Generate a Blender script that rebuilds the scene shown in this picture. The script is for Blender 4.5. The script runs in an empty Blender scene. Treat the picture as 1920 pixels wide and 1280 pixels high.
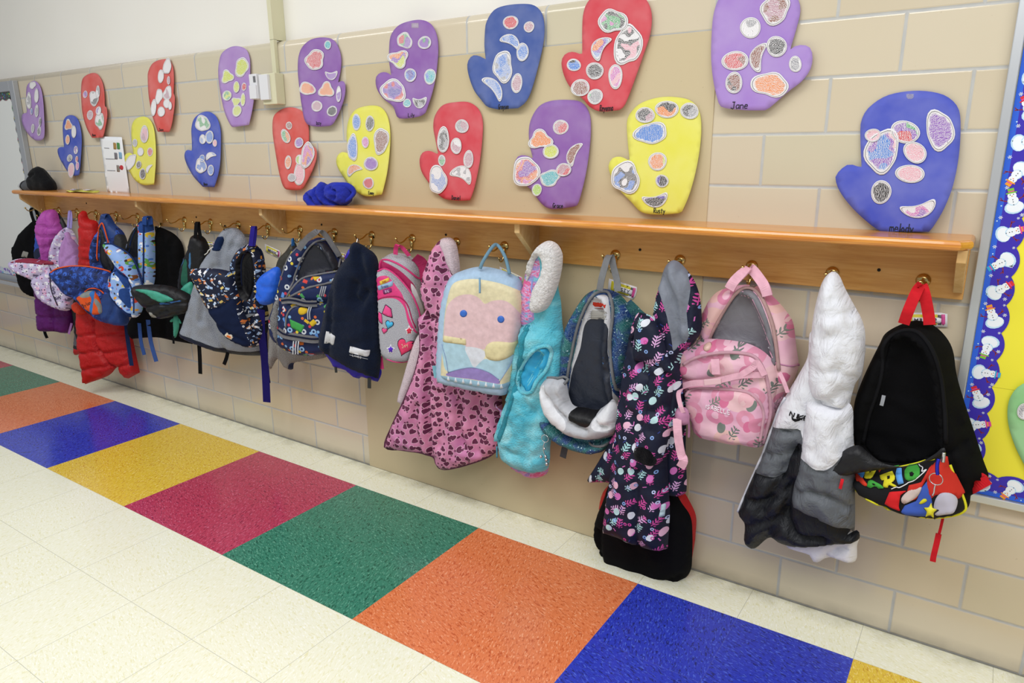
import bpy, bmesh, math, random
import numpy as np
from mathutils import Vector, Matrix
from mathutils.geometry import delaunay_2d_cdt

# ---------------------------------------------------------------- camera, light, exposure
SC = bpy.context.scene
COL = SC.collection
CAMP = np.array([0.69488, -1.97646, 1.28725])
YAW, PITCH, ROLL, FPX = -0.59186, -0.26084, -0.00522, 1330.1


def cam_rows():
    cy, sy = math.cos(YAW), math.sin(YAW)
    cp, sp = math.cos(PITCH), math.sin(PITCH)
    F = np.array([sy * cp, cy * cp, sp]); R = np.array([cy, -sy, 0.0]); U = np.cross(R, F)
    cr, sr = math.cos(ROLL), math.sin(ROLL)
    return np.array([cr * R + sr * U, -sr * R + cr * U, F])


CM = cam_rows()
cd = bpy.data.cameras.new('camera')
cam = bpy.data.objects.new('camera', cd)
COL.objects.link(cam)
cd.sensor_width = 36.0
cd.lens = FPX / 1920 * 36
cd.clip_start = 0.02
cam.matrix_world = Matrix(((CM[0][0], CM[1][0], -CM[2][0], CAMP[0]), (CM[0][1], CM[1][1], -CM[2][1], CAMP[1]),
                           (CM[0][2], CM[1][2], -CM[2][2], CAMP[2]), (0, 0, 0, 1)))
SC.camera = cam
SC.view_settings.view_transform = 'Standard'
SC.view_settings.look = 'None'
SC.view_settings.gamma = 1
SC.view_settings.use_curve_mapping = False
SC.view_settings.exposure = 0.06

world = bpy.data.worlds.new('world')
SC.world = world
world.use_nodes = True
world.node_tree.nodes['Background'].inputs[0].default_value = (0.93, 0.97, 1.04, 1)
world.node_tree.nodes['Background'].inputs[1].default_value = 0.32


def area(name, loc, sx, sy, power, col=(1, 1, 1), rot=(0, 0, 0)):
    l = bpy.data.lights.new(name, 'AREA')
    l.shape = 'RECTANGLE'; l.size = sx; l.size_y = sy; l.energy = power; l.color = col
    o = bpy.data.objects.new(name, l)
    o.location = loc; o.rotation_euler = rot
    COL.objects.link(o)
    return o


area('ceiling_panel_light', (-2.7, -1.9, 2.95), 1.8, .8, 38, (1, .995, .985))
area('ceiling_panel_light', (-.4, -1.9, 2.95), 1.8, .8, 42, (1, .995, .985))
area('ceiling_panel_light', (1.9, -1.9, 2.95), 1.8, .8, 38, (1, .995, .985))
area('bounced_flash_light', (.9, -2.9, 2.7), 1.6, 1.2, 20, (1, .99, .97), (math.radians(35), 0, math.radians(15)))


# ---------------------------------------------------------------- geometry helpers
def ray(px, py):
    return np.array([(px - 960) / FPX, -(py - 640) / FPX, 1.0]) @ CM


def wp(px, py, d=0.0):
    r = ray(px, py)
    return CAMP + r * ((-d - CAMP[1]) / r[1])


class Frame:
    """vertical plane through a point d in front of the wall, turned by yaw (radians) about z"""
    def __init__(s, px, py, d, yaw=0.0, o=0, sc=1.0):
        s.o, s.sc = (o or (0, 0)), sc
        X, Y = s.c(px, py)
        s.A = wp(X, Y, d)
        s.u = np.array([math.cos(yaw), math.sin(yaw), 0.0])
        s.n = np.array([math.sin(yaw), -math.cos(yaw), 0.0])

    def c(s, x, y):
        return s.o[0] + x / s.sc, s.o[1] + y / s.sc

    def uv(s, x, y, t=0.0):
        X, Y = s.c(x, y)
        r = ray(X, Y)
        k = (np.dot(s.A + s.n * t - CAMP, s.n)) / np.dot(r, s.n)
        P = CAMP + r * k - s.A
        return (float(np.dot(P, s.u)), float(P[2]))

    def xyz(s, u, w, t):
        return s.A + s.u * u + np.array([0, 0, w]) + s.n * t

    def p(s, x, y, t=0.0):
        u, w = s.uv(x, y, t)
        return s.xyz(u, w, t)


def empty(name, loc, label=None, cat=None, group=None):
    o = bpy.data.objects.new(name, None)
    COL.objects.link(o)
    o.location = loc
    o.empty_display_size = .05
    tag(o, label, cat, group)
    return o


def tag(o, label=None, cat=None, group=None, kind=None):
    if label: o['label'] = label
    if cat: o['category'] = cat
    if group: o['group'] = group
    if kind: o['kind'] = kind
    return o


def mk(name, V, F, mats, parent=None, fmat=None, uv=None, attr=None, smooth=True, loc=None):
    V = np.asarray(V, dtype=float)
    if parent is not None:
        L = np.array(rootloc(parent))
    else:
        L = np.array(loc) if loc is not None else np.array([V[:, 0].mean(), V[:, 1].mean(), V[:, 2].min()])
    me = bpy.data.meshes.new(name)
    me.from_pydata([tuple(v) for v in V - L], [], [tuple(f) for f in F])
    if not isinstance(mats, (list, tuple)): mats = [mats]
    for m in mats: me.materials.append(m)
    if fmat is not None:
        me.polygons.foreach_set('material_index', list(fmat))
    if smooth: me.polygons.foreach_set('use_smooth', [True] * len(me.polygons))
    if uv is not None:
        ul = me.uv_layers.new(name='UVMap')
        li = np.zeros(len(me.loops), dtype=int); me.loops.foreach_get('vertex_index', li)
        ul.data.foreach_set('uv', np.asarray(uv, dtype=float)[li].ravel())
    if attr is not None:
        a = me.attributes.new('rad', 'FLOAT', 'POINT')
        a.data.foreach_set('value', list(attr))
    me.update()
    o = bpy.data.objects.new(name, me)
    COL.objects.link(o)
    if parent is not None: o.parent = parent
    else: o.location = L
    return o


def rootloc(p):
    L = np.array(p.location)
    while p.parent is not None:
        p = p.parent; L = L + np.array(p.location)
    return L


def box(x0, x1, y0, y1, z0, z1):
    V = [(x, y, z) for x in (x0, x1) for y in (y0, y1) for z in (z0, z1)]
    F = [(0, 1, 3, 2), (4, 6, 7, 5), (0, 4, 5, 1), (2, 3, 7, 6), (0, 2, 6, 4), (1, 5, 7, 3)]
    return V, F


def join(*parts):
    V, F = [], []
    for v, f in parts:
        n = len(V); V += [tuple(p) for p in v]; F += [tuple(i + n for i in q) for q in f]
    return V, F


def bevel(o, w=.002, seg=2):
    m = o.modifiers.new('bevel', 'BEVEL'); m.width = w; m.segments = seg; m.limit_method = 'ANGLE'
    return o


def tube(P, r, seg=8, cap=True, closed=False):
    P = [np.array(p, float) for p in P]
    n = len(P); rr = r if isinstance(r, (list, tuple)) else [r] * n
    V, F = [], []
    T = []
    for i in range(n):
        a = P[(i - 1) % n] if (closed or i > 0) else P[i]; b = P[(i + 1) % n] if (closed or i < n - 1) else P[i]
        t = b - a; T.append(t / (np.linalg.norm(t) + 1e-9))
    up = np.array([0, 0, 1.0]) if abs(T[0][2]) < .9 else np.array([1.0, 0, 0])
    N = np.cross(T[0], up); N /= np.linalg.norm(N)
    for i in range(n):
        N = N - T[i] * np.dot(N, T[i]); N /= (np.linalg.norm(N) + 1e-9)
        B = np.cross(T[i], N)
        for k in range(seg):
            a = 2 * math.pi * k / seg
            V.append(P[i] + rr[i] * (math.cos(a) * N + math.sin(a) * B))
    for i in range(n if closed else n - 1):
        for k in range(seg):
            j = (i + 1) % n
            F.append((i * seg + k, i * seg + (k + 1) % seg, j * seg + (k + 1) % seg, j * seg + k))
    if cap and not closed:
        F.append(tuple(range(seg))[::-1]); F.append(tuple((n - 1) * seg + k for k in range(seg)))
    return V, F


def lathe(prof, org, ax, seg=20):
    """prof: (distance along axis, radius)"""
    org = np.array(org, float); ax = np.array(ax, float); ax /= np.linalg.norm(ax)
    up = np.array([0, 0, 1.0]) if abs(ax[2]) < .9 else np.array([1.0, 0, 0])
    N = np.cross(ax, up); N /= np.linalg.norm(N); B = np.cross(ax, N)
    V, F = [], []
    for a, r in prof:
        for k in range(seg):
            t = 2 * math.pi * k / seg
            V.append(org + ax * a + r * (math.cos(t) * N + math.sin(t) * B))
    for i in range(len(prof) - 1):
        for k in range(seg):
            F.append((i * seg + k, i * seg + (k + 1) % seg, (i + 1) * seg + (k + 1) % seg, (i + 1) * seg + k))
    F.append(tuple(range(seg))[::-1]); F.append(tuple((len(prof) - 1) * seg + k for k in range(seg)))
    return V, F


def spline(pts, n=6, closed=True):
    """Catmull-Rom through points; a point with a third value 1 is a corner"""
    P = [np.array(p[:2], float) for p in pts]; m = len(P)
    out = []
    for i in range(m if closed else m - 1):
        p1 = P[i]; p2 = P[(i + 1) % m]
        c1 = len(pts[i]) > 2 and pts[i][2]; c2 = len(pts[(i + 1) % m]) > 2 and pts[(i + 1) % m][2]
        p0 = P[(i - 1) % m] if (closed or i > 0) else p1
        p3 = P[(i + 2) % m] if (closed or i < m - 2) else p2
        if c1: p0 = p1 - (p2 - p1)
        if c2: p3 = p2 + (p2 - p1)
        for k in range(n):
            t = k / n
            out.append(.5 * ((2 * p1) + (p2 - p0) * t + (2 * p0 - 5 * p1 + 4 * p2 - p3) * t * t + (3 * p1 - p0 - 3 * p2 + p3) * t ** 3))
    if not closed: out.append(P[-1])
    return out


def resample(P, step, closed=True):
    P = [np.array(p) for p in P]
    if closed: P = P + [P[0]]
    L = [0]
    for a, b in zip(P, P[1:]): L.append(L[-1] + np.linalg.norm(b - a))
    n = max(3 if closed else 2, int(round(L[-1] / step)))
    ts = np.linspace(0, L[-1], n + 1)
    if closed: ts = ts[:-1]
    A = np.array(P)
    return np.stack([np.interp(ts, L, A[:, k]) for k in range(A.shape[1])], 1)


def segdist(Q, P, closed=True):
    Q = np.asarray(Q); A = np.asarray(P); B = np.roll(A, -1, 0)
    if not closed: A, B = A[:-1], B[:-1]
    best = np.full(len(Q), 1e9)
    for a, b in zip(A, B):
        ab = b - a; t = np.clip(((Q - a) @ ab) / (ab @ ab + 1e-12), 0, 1)
        best = np.minimum(best, np.linalg.norm(Q - (a + t[:, None] * ab), axis=1))
    return best


def inside(Q, P):
    Q = np.asarray(Q); P = np.asarray(P); x, y = Q[:, 0], Q[:, 1]
    c = np.zeros(len(Q), bool)
    for (x1, y1), (x2, y2) in zip(P, np.roll(P, -1, 0)):
        k = ((y1 > y) != (y2 > y))
        if k.any():
            c ^= k & (x < (x2 - x1) * (y - y1) / ((y2 - y1) + 1e-15) + x1)
    return c


def noise2(Q, s, seed=0):
    r = random.Random(seed); h = np.zeros(len(Q))
    for i in range(7):
        a = r.uniform(0, 6.28); f = (6.28 / s) * r.uniform(.6, 1.5)
        h += np.sin(Q[:, 0] * f * math.cos(a) + Q[:, 1] * f * math.sin(a) + r.uniform(0, 6.28) + 1.3 * np.sin(Q[:, 1] * f * .6 + i))
    return h / 3.5


class Surf:
    """a stuffed or draped piece of cloth: a closed outline in a vertical plane, swollen in front and behind"""
    def __init__(s, fr, outline, T=.03, R=.04, back=.2, off=0.0, creases=(), wob=None, base=None, slope=None, fn=None, smooth=True, tplane=0.0):
        s.fr = fr; s.T, s.R, s.back, s.off = T, R, back, off
        o = spline(outline, 5) if smooth else [np.array(p[:2], float) for p in outline]
        s.tp = tplane
        s.poly = np.array([fr.uv(p[0], p[1], tplane) for p in o])
        s.cr = [(np.array([fr.uv(p[0], p[1], tplane) for p in spline(c[0], 4, False)]), c[1], c[2]) for c in creases]
        s.wob = wob; s.base = base; s.fn = fn; s.slope = slope; s.rec = []

    def prof(s, Q):
        d = segdist(Q, s.poly) * inside(Q, s.poly)
        return np.sqrt(np.clip(1 - (1 - np.clip(d / s.R, 0, 1)) ** 2, 0, 1)), d

    def h(s, Q):
        Q = np.asarray(Q, float)
        p, d = s.prof(Q)
        hb = s.base.h(Q) if s.base is not None else None
        h = s.off + s.T * p
        if hb is not None: h = h + hb
        e = np.clip(d / .015, 0, 1)
        for c, dep, w in s.cr:
            h = h - 1.5 * dep * np.exp(-(segdist(Q, c, False) / w) ** 2) * e
        if s.wob: h = h + s.wob[0] * noise2(Q, s.wob[1], int(s.wob[0] * 1e5) + len(s.poly)) * (e if not s.slope else 1)
        if s.slope: h = h + s.slope[0] * Q[:, 0] + s.slope[1] * Q[:, 1]
        if s.fn: h = h + s.fn(Q)
        for pl, dep, R in s.rec:
            dd = segdist(Q, pl) * inside(Q, pl)
            h = h - dep * np.sqrt(np.clip(1 - (1 - np.clip(dd / R, 0, 1)) ** 2, 0, 1))
        if hb is not None: h = np.maximum(h, hb + min(s.off, .0006))
        return h

    def pt(s, x, y, lift=0.0):
        """point on the front surface seen at picture position x, y"""
        t = s.tp
        for _ in range(4):
            u = s.fr.uv(x, y, t); t = float(s.h([u])[0]) + lift
        return s.fr.xyz(u[0], u[1], t)

    def mesh(s, name, mat, parent, cell=.011, regions=(), holes=(), thick=None, uvs=1.0):
        fr = s.fr
        B = resample(s.poly, cell * .8)
        pts = [tuple(p) for p in B]; nb = len(pts)
        edges = [(i, (i + 1) % nb) for i in range(nb)]
        polys = []
        for reg in list(regions) + [(h, -1) for h in holes]:
            q = np.array([fr.uv(p[0], p[1], s.tp) for p in spline(reg[0], 4)])
            q = resample(q, cell * .8)
            polys.append((q, reg[1]))
            n0 = len(pts); pts += [tuple(p) for p in q]
            edges += [(n0 + i, n0 + (i + 1) % len(q)) for i in range(len(q))]
        lo, hi = s.poly.min(0), s.poly.max(0)
        gx = np.arange(lo[0], hi[0], cell); gy = np.arange(lo[1], hi[1], cell * .87)
        G = np.array([(x + (cell / 2 if j % 2 else 0), y) for j, y in enumerate(gy) for x in gx])
        if len(G):
            k = inside(G, s.poly) & (segdist(G, B) > cell * .5)
            for q, _ in polys: k &= segdist(G, q) > cell * .4
            pts += [tuple(p) for p in G[k]]
        vs, es, fs, *_ = delaunay_2d_cdt([Vector(p) for p in pts], edges, [], 0, 1e-6)
        Q = np.array([(v[0], v[1]) for v in vs])
        fc = np.array([Q[list(f)].mean(0) for f in fs])
        keep = inside(fc, s.poly)
        fm = np.zeros(len(fs), int)
        for q, m in polys:
            ins = inside(fc, q)
            if m == -1: keep &= ~ins
            else: fm[ins] = m
        fs = [tuple(f) for f, k in zip(fs, keep) if k]; fm = list(fm[keep])
        used = sorted({i for f in fs for i in f}); mp = {a: b for b, a in enumerate(used)}
        Q = Q[used]; fs = [tuple(mp[i] for i in f) for f in fs]
        fs = [f if np.cross(Q[f[1]] - Q[f[0]], Q[f[2]] - Q[f[0]]) > 0 else f[::-1] for f in fs]
        H = s.h(Q)
        if thick is not None: BK = H - thick
        else: BK = s.off - s.T * s.back * s.prof(Q)[0] + (s.base.h(Q) - .002 if s.base is not None else 0) + (s.slope[0] * Q[:, 0] + s.slope[1] * Q[:, 1] if s.slope else 0)
        BK = np.minimum(BK, H - 1e-4)
        V = [fr.xyz(q[0], q[1], h) for q, h in zip(Q, H)]
        n = len(V)
        ec = {}
        for f in fs:
            for a, b in zip(f, f[1:] + f[:1]): ec[(a, b)] = ec.get((a, b), 0) + 1
        bd = [(a, b) for (a, b) in ec if (b, a) not in ec]
        V += [fr.xyz(q[0], q[1], h) for q, h in zip(Q, BK)]
        F = fs + [tuple(i + n for i in f[::-1]) for f in fs] + [(b, a, a + n, b + n) for a, b in bd]
        fmat = fm + fm + [0] * len(bd)
        uv = np.concatenate([Q, Q]) * uvs
        return mk(name, V, F, mat, parent, fmat, uv)


def pipe(S, pts, r, lift=0.0, closed=False, n=4, seg=6):
    """tube laid on a surface along picture points"""
    P = spline(pts, n, closed)
    return tube([S.pt(p[0], p[1], lift) for p in P], r, seg, closed=closed)


def strap(P, w, t=.002, side=None):
    """flat webbing through 3-D points; side = width direction"""
    P = [np.array(p, float) for p in P]; n = len(P); V, F = [], []
    for i in range(n):
        T = P[min(i + 1, n - 1)] - P[max(i - 1, 0)]; T /= np.linalg.norm(T) + 1e-9
        sd = np.array(side[i] if isinstance(side, list) else (side if side is not None else (1, 0, 0)), float)
        sd = sd - T * np.dot(sd, T); sd /= np.linalg.norm(sd) + 1e-9
        N = np.cross(T, sd); ww = w[i] if isinstance(w, (list, tuple)) else w
        for a, b in ((-1, -1), (1, -1), (1, 1), (-1, 1)): V.append(P[i] + sd * a * ww / 2 + N * b * t / 2)
    for i in range(n - 1):
        for k in range(4): F.append((i * 4 + k, i * 4 + (k + 1) % 4, i * 4 + 4 + (k + 1) % 4, i * 4 + 4 + k))
    F += [(3, 2, 1, 0), tuple((n - 1) * 4 + k for k in range(4))]
    return V, F


def sp3(P, n=5):
    P = [np.array(p, float) for p in P]; out = []
    for i in range(len(P) - 1):
        p0 = P[max(i - 1, 0)]; p1 = P[i]; p2 = P[i + 1]; p3 = P[min(i + 2, len(P) - 1)]
        for k in range(n):
            t = k / n
            out.append(.5 * ((2 * p1) + (p2 - p0) * t + (2 * p0 - 5 * p1 + 4 * p2 - p3) * t * t + (3 * p1 - p0 - 3 * p2 + p3) * t ** 3))
    return out + [P[-1]]


# ---------------------------------------------------------------- material helpers
def lin(c):
    if isinstance(c, str): c = [int(c[i:i + 2], 16) for i in (0, 2, 4)]
    if len(c) == 4: c = c[:3]
    return tuple((x / 255 / 12.92 if x / 255 <= .04045 else ((x / 255 + .055) / 1.055) ** 2.4) for x in c) + (1,)


class N:
    """terse node builder"""
    def __init__(s, name, rough=.8):
        s.m = bpy.data.materials.new(name); s.m.use_nodes = True
        s.t = s.m.node_tree; s.b = s.t.nodes['Principled BSDF']
        s.b.inputs['Roughness'].default_value = rough

    def put(s, sock, v):
        if isinstance(v, bpy.types.NodeSocket): s.t.links.new(v, sock)
        elif v is not None: sock.default_value = v

    def m1(s, op, a, b=None, c=None):
        n = s.t.nodes.new('ShaderNodeMath'); n.operation = op
        for i, v in enumerate((a, b, c)):
            if v is not None: s.put(n.inputs[i], v)
        return n.outputs[0]

    def v1(s, op, a, b=None, scale=None):
        n = s.t.nodes.new('ShaderNodeVectorMath'); n.operation = op
        s.put(n.inputs[0], a)
        if b is not None: s.put(n.inputs[1], b)
        if scale is not None: s.put(n.inputs['Scale'], scale)
        return n.outputs['Value'] if op in ('LENGTH', 'DISTANCE', 'DOT_PRODUCT') else n.outputs[0]

    def uv(s): return s.t.nodes.new('ShaderNodeUVMap').outputs[0]
    def pos(s): return s.t.nodes.new('ShaderNodeNewGeometry').outputs['Position']

    def obj(s): return s.t.nodes.new('ShaderNodeTexCoord').outputs['Object']

    def xyz(s, v):
        n = s.t.nodes.new('ShaderNodeSeparateXYZ'); s.put(n.inputs[0], v); return n.outputs

    def comb(s, x, y, z=0.0):
        n = s.t.nodes.new('ShaderNodeCombineXYZ')
        for i, v in enumerate((x, y, z)): s.put(n.inputs[i], v)
        return n.outputs[0]

    def noise(s, v, scale, det=2, dist=0, rough=.5):
        n = s.t.nodes.new('ShaderNodeTexNoise'); s.put(n.inputs['Vector'], v)
        n.inputs['Scale'].default_value = scale; n.inputs['Detail'].default_value = det
        n.inputs['Distortion'].default_value = dist; n.inputs['Roughness'].default_value = rough
        return n.outputs

    def vor(s, v, scale, feat='F1', rnd=1.0, two=False):
        n = s.t.nodes.new('ShaderNodeTexVoronoi'); n.feature = feat
        if two: n.voronoi_dimensions = '2D'
        s.put(n.inputs['Vector'], v); n.inputs['Scale'].default_value = scale
        n.inputs['Randomness'].default_value = rnd
        return n.outputs

    def wave(s, v, scale, dist=0, det=2, dsc=1, d='X'):
        n = s.t.nodes.new('ShaderNodeTexWave'); n.bands_direction = d; s.put(n.inputs['Vector'], v)
        n.inputs['Scale'].default_value = scale; n.inputs['Distortion'].default_value = dist
        n.inputs['Detail'].default_value = det; n.inputs['Detail Scale'].default_value = dsc
        return n.outputs[1]

    def ramp(s, f, stops, interp='LINEAR'):
        n = s.t.nodes.new('ShaderNodeValToRGB'); s.put(n.inputs[0], f); cr = n.color_ramp
        cr.interpolation = interp
        while len(cr.elements) < len(stops): cr.elements.new(.5)
        for e, (p, c) in zip(cr.elements, stops):
            e.position = p; e.color = lin(c) if not isinstance(c, float) else (c, c, c, 1)
        return n.outputs[0]

    def mix(s, f, a, b, op='MIX'):
        n = s.t.nodes.new('ShaderNodeMix'); n.data_type = 'RGBA'; n.blend_type = op
        s.put(n.inputs[0], f)
        s.put(n.inputs[6], lin(a) if isinstance(a, (str, tuple)) and not isinstance(a, bpy.types.NodeSocket) else a)
        s.put(n.inputs[7], lin(b) if isinstance(b, (str, tuple)) and not isinstance(b, bpy.types.NodeSocket) else b)
        return n.outputs[2]

    def rng(s, v, a, b, c=0.0, d=1.0):
        n = s.t.nodes.new('ShaderNodeMapRange'); s.put(n.inputs[0], v)
        for i, x in enumerate((a, b, c, d)): s.put(n.inputs[i + 1], x)
        return n.outputs[0]

    def rot(s, v, ang):
        n = s.t.nodes.new('ShaderNodeVectorRotate'); n.rotation_type = 'Z_AXIS'
        s.put(n.inputs['Vector'], v); s.put(n.inputs['Angle'], ang); return n.outputs[0]

    def bump(s, h, st=.3, dist=.001):
        n = s.t.nodes.new('ShaderNodeBump'); s.put(n.inputs['Height'], h)
        n.inputs['Strength'].default_value = st; n.inputs['Distance'].default_value = dist
        s.t.links.new(n.outputs[0], s.b.inputs['Normal'])

    def out(s, col=None, rough=None, spec=None, metal=None, sheen=None, coat=None, trans=None):
        if col is not None: s.put(s.b.inputs['Base Color'], lin(col) if isinstance(col, (str, tuple)) else col)
        if rough is not None: s.put(s.b.inputs['Roughness'], rough)
        if spec is not None: s.put(s.b.inputs['Specular IOR Level'], spec)
        if metal is not None: s.put(s.b.inputs['Metallic'], metal)
        if sheen is not None: s.put(s.b.inputs['Sheen Weight'], sheen)
        if coat is not None: s.put(s.b.inputs['Coat Weight'], coat)
        return s.m


_mc = {}
def cloth(col, kind='weave', rough=.85):
    """plain fabric; kind: weave, nylon, fleece, felt, mesh"""
    k = ('c', col, kind, rough)
    if k in _mc: return _mc[k]
    n = N(kind + '_' + (col if isinstance(col, str) else 'x'), rough)
    u = n.uv()
    if kind == 'weave':
        b = n.noise(u, 420, 2)[0]; v = n.noise(u, 60, 3)[0]
        c = n.mix(n.rng(v, .3, .7, 0, .16), col, '000000'); n.bump(b, .35, .0006); n.out(c, rough, .12)
    elif kind == 'nylon':
        b = n.m1('ADD', n.noise(u, 26, 4, 1.2, .6)[0], n.m1('MULTIPLY', n.noise(n.v1('MULTIPLY', u, (1, .4, 1)), 14, 2, 2)[0], 1.2))
        n.bump(b, .6, .005); n.out(col, .5, .35)
    elif kind == 'quilt':
        b = n.noise(n.v1('MULTIPLY', u, (1, .55, 1)), 34, 4, 1.5, .55)[0]
        n.bump(b, .8, .009); n.out(col, .5, .3)
    elif kind == 'fleece':
        b = n.noise(u, 260, 4, .6, .7)[0]; w = n.noise(u, 45, 3)[0]
        c = n.mix(n.rng(b, .35, .65, .28, 0), col, '000000')
        n.bump(n.m1('ADD', b, w), .9, .004); n.out(c, .95, .1, sheen=.08)
    elif kind == 'heather':
        b = n.noise(u, 500, 3)[0]
        c = n.mix(n.rng(b, .4, .62, 0, .35), col, 'ffffff'); n.bump(b, .2, .0006); n.out(c, .95, .1)
    elif kind == 'flat': n.out(col, rough, .3)
    elif kind == 'mesh':
        v = n.vor(u, 420)[0]
        c = n.mix(n.rng(v, .3, .5, 0, 1), '3c3a3a', col); n.out(c, .8)
    _mc[k] = n.m
    return n.m


def plain(name, col, rough=.5, metal=0, spec=.5):
    k = ('p', name)
    if k not in _mc:
        n = N(name, rough); n.out(col, rough, spec, metal); _mc[k] = n.m
    return _mc[k]


def stamp(n, u, scale, shape, size=.3, rnd=.8, ofs=(0, 0, 0), spin=6.28, keep=1.0):
    """one small motif per cell: returns (mask, random colour socket)"""
    uu = n.v1('ADD', n.v1('SCALE', u, None, scale), ofs)
    vo = n.t.nodes.new('ShaderNodeTexVoronoi'); vo.voronoi_dimensions = '2D'
    n.put(vo.inputs['Vector'], uu); vo.inputs['Scale'].default_value = 1; vo.inputs['Randomness'].default_value = rnd
    d = n.v1('SUBTRACT', uu, vo.outputs['Position'])
    rc = n.xyz(vo.outputs['Color'])
    p = n.xyz(n.v1('SCALE', n.rot(d, n.m1('MULTIPLY', rc[0], spin)), None, 1 / size))
    x, y = p[0], p[1]
    ax = n.m1('ABSOLUTE', x)
    if shape == 'disc': f = n.v1('LENGTH', n.comb(x, y))
    elif shape == 'oval': f = n.v1('LENGTH', n.comb(n.m1('MULTIPLY', x, 1.35), y))
    elif shape == 'heart': f = n.v1('LENGTH', n.comb(x, n.m1('SUBTRACT', n.m1('MULTIPLY', y, 1.15), n.m1('MULTIPLY', n.m1('SQRT', ax), .65))))
    elif shape == 'box': f = n.m1('MAXIMUM', ax, n.m1('MULTIPLY', n.m1('ABSOLUTE', y), 1.7))
    elif shape == 'bar': f = n.m1('MAXIMUM', ax, n.m1('MULTIPLY', n.m1('ABSOLUTE', y), 4.5))
    elif shape == 'bean':
        r = n.v1('LENGTH', n.comb(x, y)); notch = n.v1('LENGTH', n.comb(n.m1('MULTIPLY', n.m1('SUBTRACT', x, .55), 2.2), n.m1('MULTIPLY', y, 3.2)))
        f = n.m1('MAXIMUM', r, n.m1('SUBTRACT', 2.0, notch))
    elif shape == 'ring':
        r = n.v1('LENGTH', n.comb(x, y)); f = n.m1('ADD', n.m1('MULTIPLY', n.m1('ABSOLUTE', n.m1('SUBTRACT', r, .7)), 3.5), 0)
    elif shape == 'sprig':
        stem = n.m1('MAXIMUM', n.m1('MULTIPLY', ax, 14), n.m1('ABSOLUTE', y))
        q = n.m1('ADD', y, n.m1('MULTIPLY', ax, -.8))
        q = n.m1('SUBTRACT', n.m1('PINGPONG', n.m1('ADD', q, 3), .28), .28)
        leaf = n.v1('LENGTH', n.comb(n.m1('MULTIPLY', n.m1('SUBTRACT', ax, .33), 3.3), n.m1('MULTIPLY', q, 6.5)))
        leaf = n.m1('MAXIMUM', leaf, n.m1('ABSOLUTE', n.m1('MULTIPLY', n.m1('SUBTRACT', y, .15), 1.15)))
        f = n.m1('MINIMUM', stem, leaf)
    mask = n.m1('LESS_THAN', f, 1.0)
    if keep < 1: mask = n.m1('MULTIPLY', mask, n.m1('LESS_THAN', rc[1], keep))
    return mask, rc[2], f


def stamps(n, u, base, layers):
    """layers: (scale, shape, size, colours, offset, keep)"""
    c = base
    for i, (sc, sh, sz, cols, keep) in enumerate(layers):
        rim = cols[0][1:] if cols[0][0] == '*' else None
        if rim: cols = cols[1:]
        m, r, f = stamp(n, u, sc, sh, sz, .75, (i * 7.3 + .4, i * 3.7 + .9, 0), keep=keep, spin=1.2 if sh in ('sprig', 'heart', 'oval') else 6.28)
        if rim: c = n.mix(n.m1('MULTIPLY', n.m1('LESS_THAN', f, 1.16), n.m1('GREATER_THAN', m, -1)), c, rim) if keep >= 1 else c
        k = len(cols)
        col = n.ramp(r, [(j / k, q) for j, q in enumerate(cols)], 'CONSTANT') if k > 1 else None
        c = n.mix(m, c, col if col is not None else cols[0])
    return c


def printed(name, base, layers, rough=.75, kind='weave', shade=None):
    n = N(name, rough); u = n.uv()
    c = base
    if shade: c = n.mix(n.rng(n.noise(u, shade[1], 3)[0], .4, .62), base, shade[0])
    c = stamps(n, u, c, layers)
    b = n.noise(u, 26 if kind != 'weave' else 400, 3, 1)[0]
    n.bump(b, .4, .003 if kind != 'weave' else .0006)
    return n.out(c, rough, .3)

# ---------------------------------------------------------------- the room
BW, BH, BX0 = 0.2986, 0.1329, -2.894
CAPZ = 1.716


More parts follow.
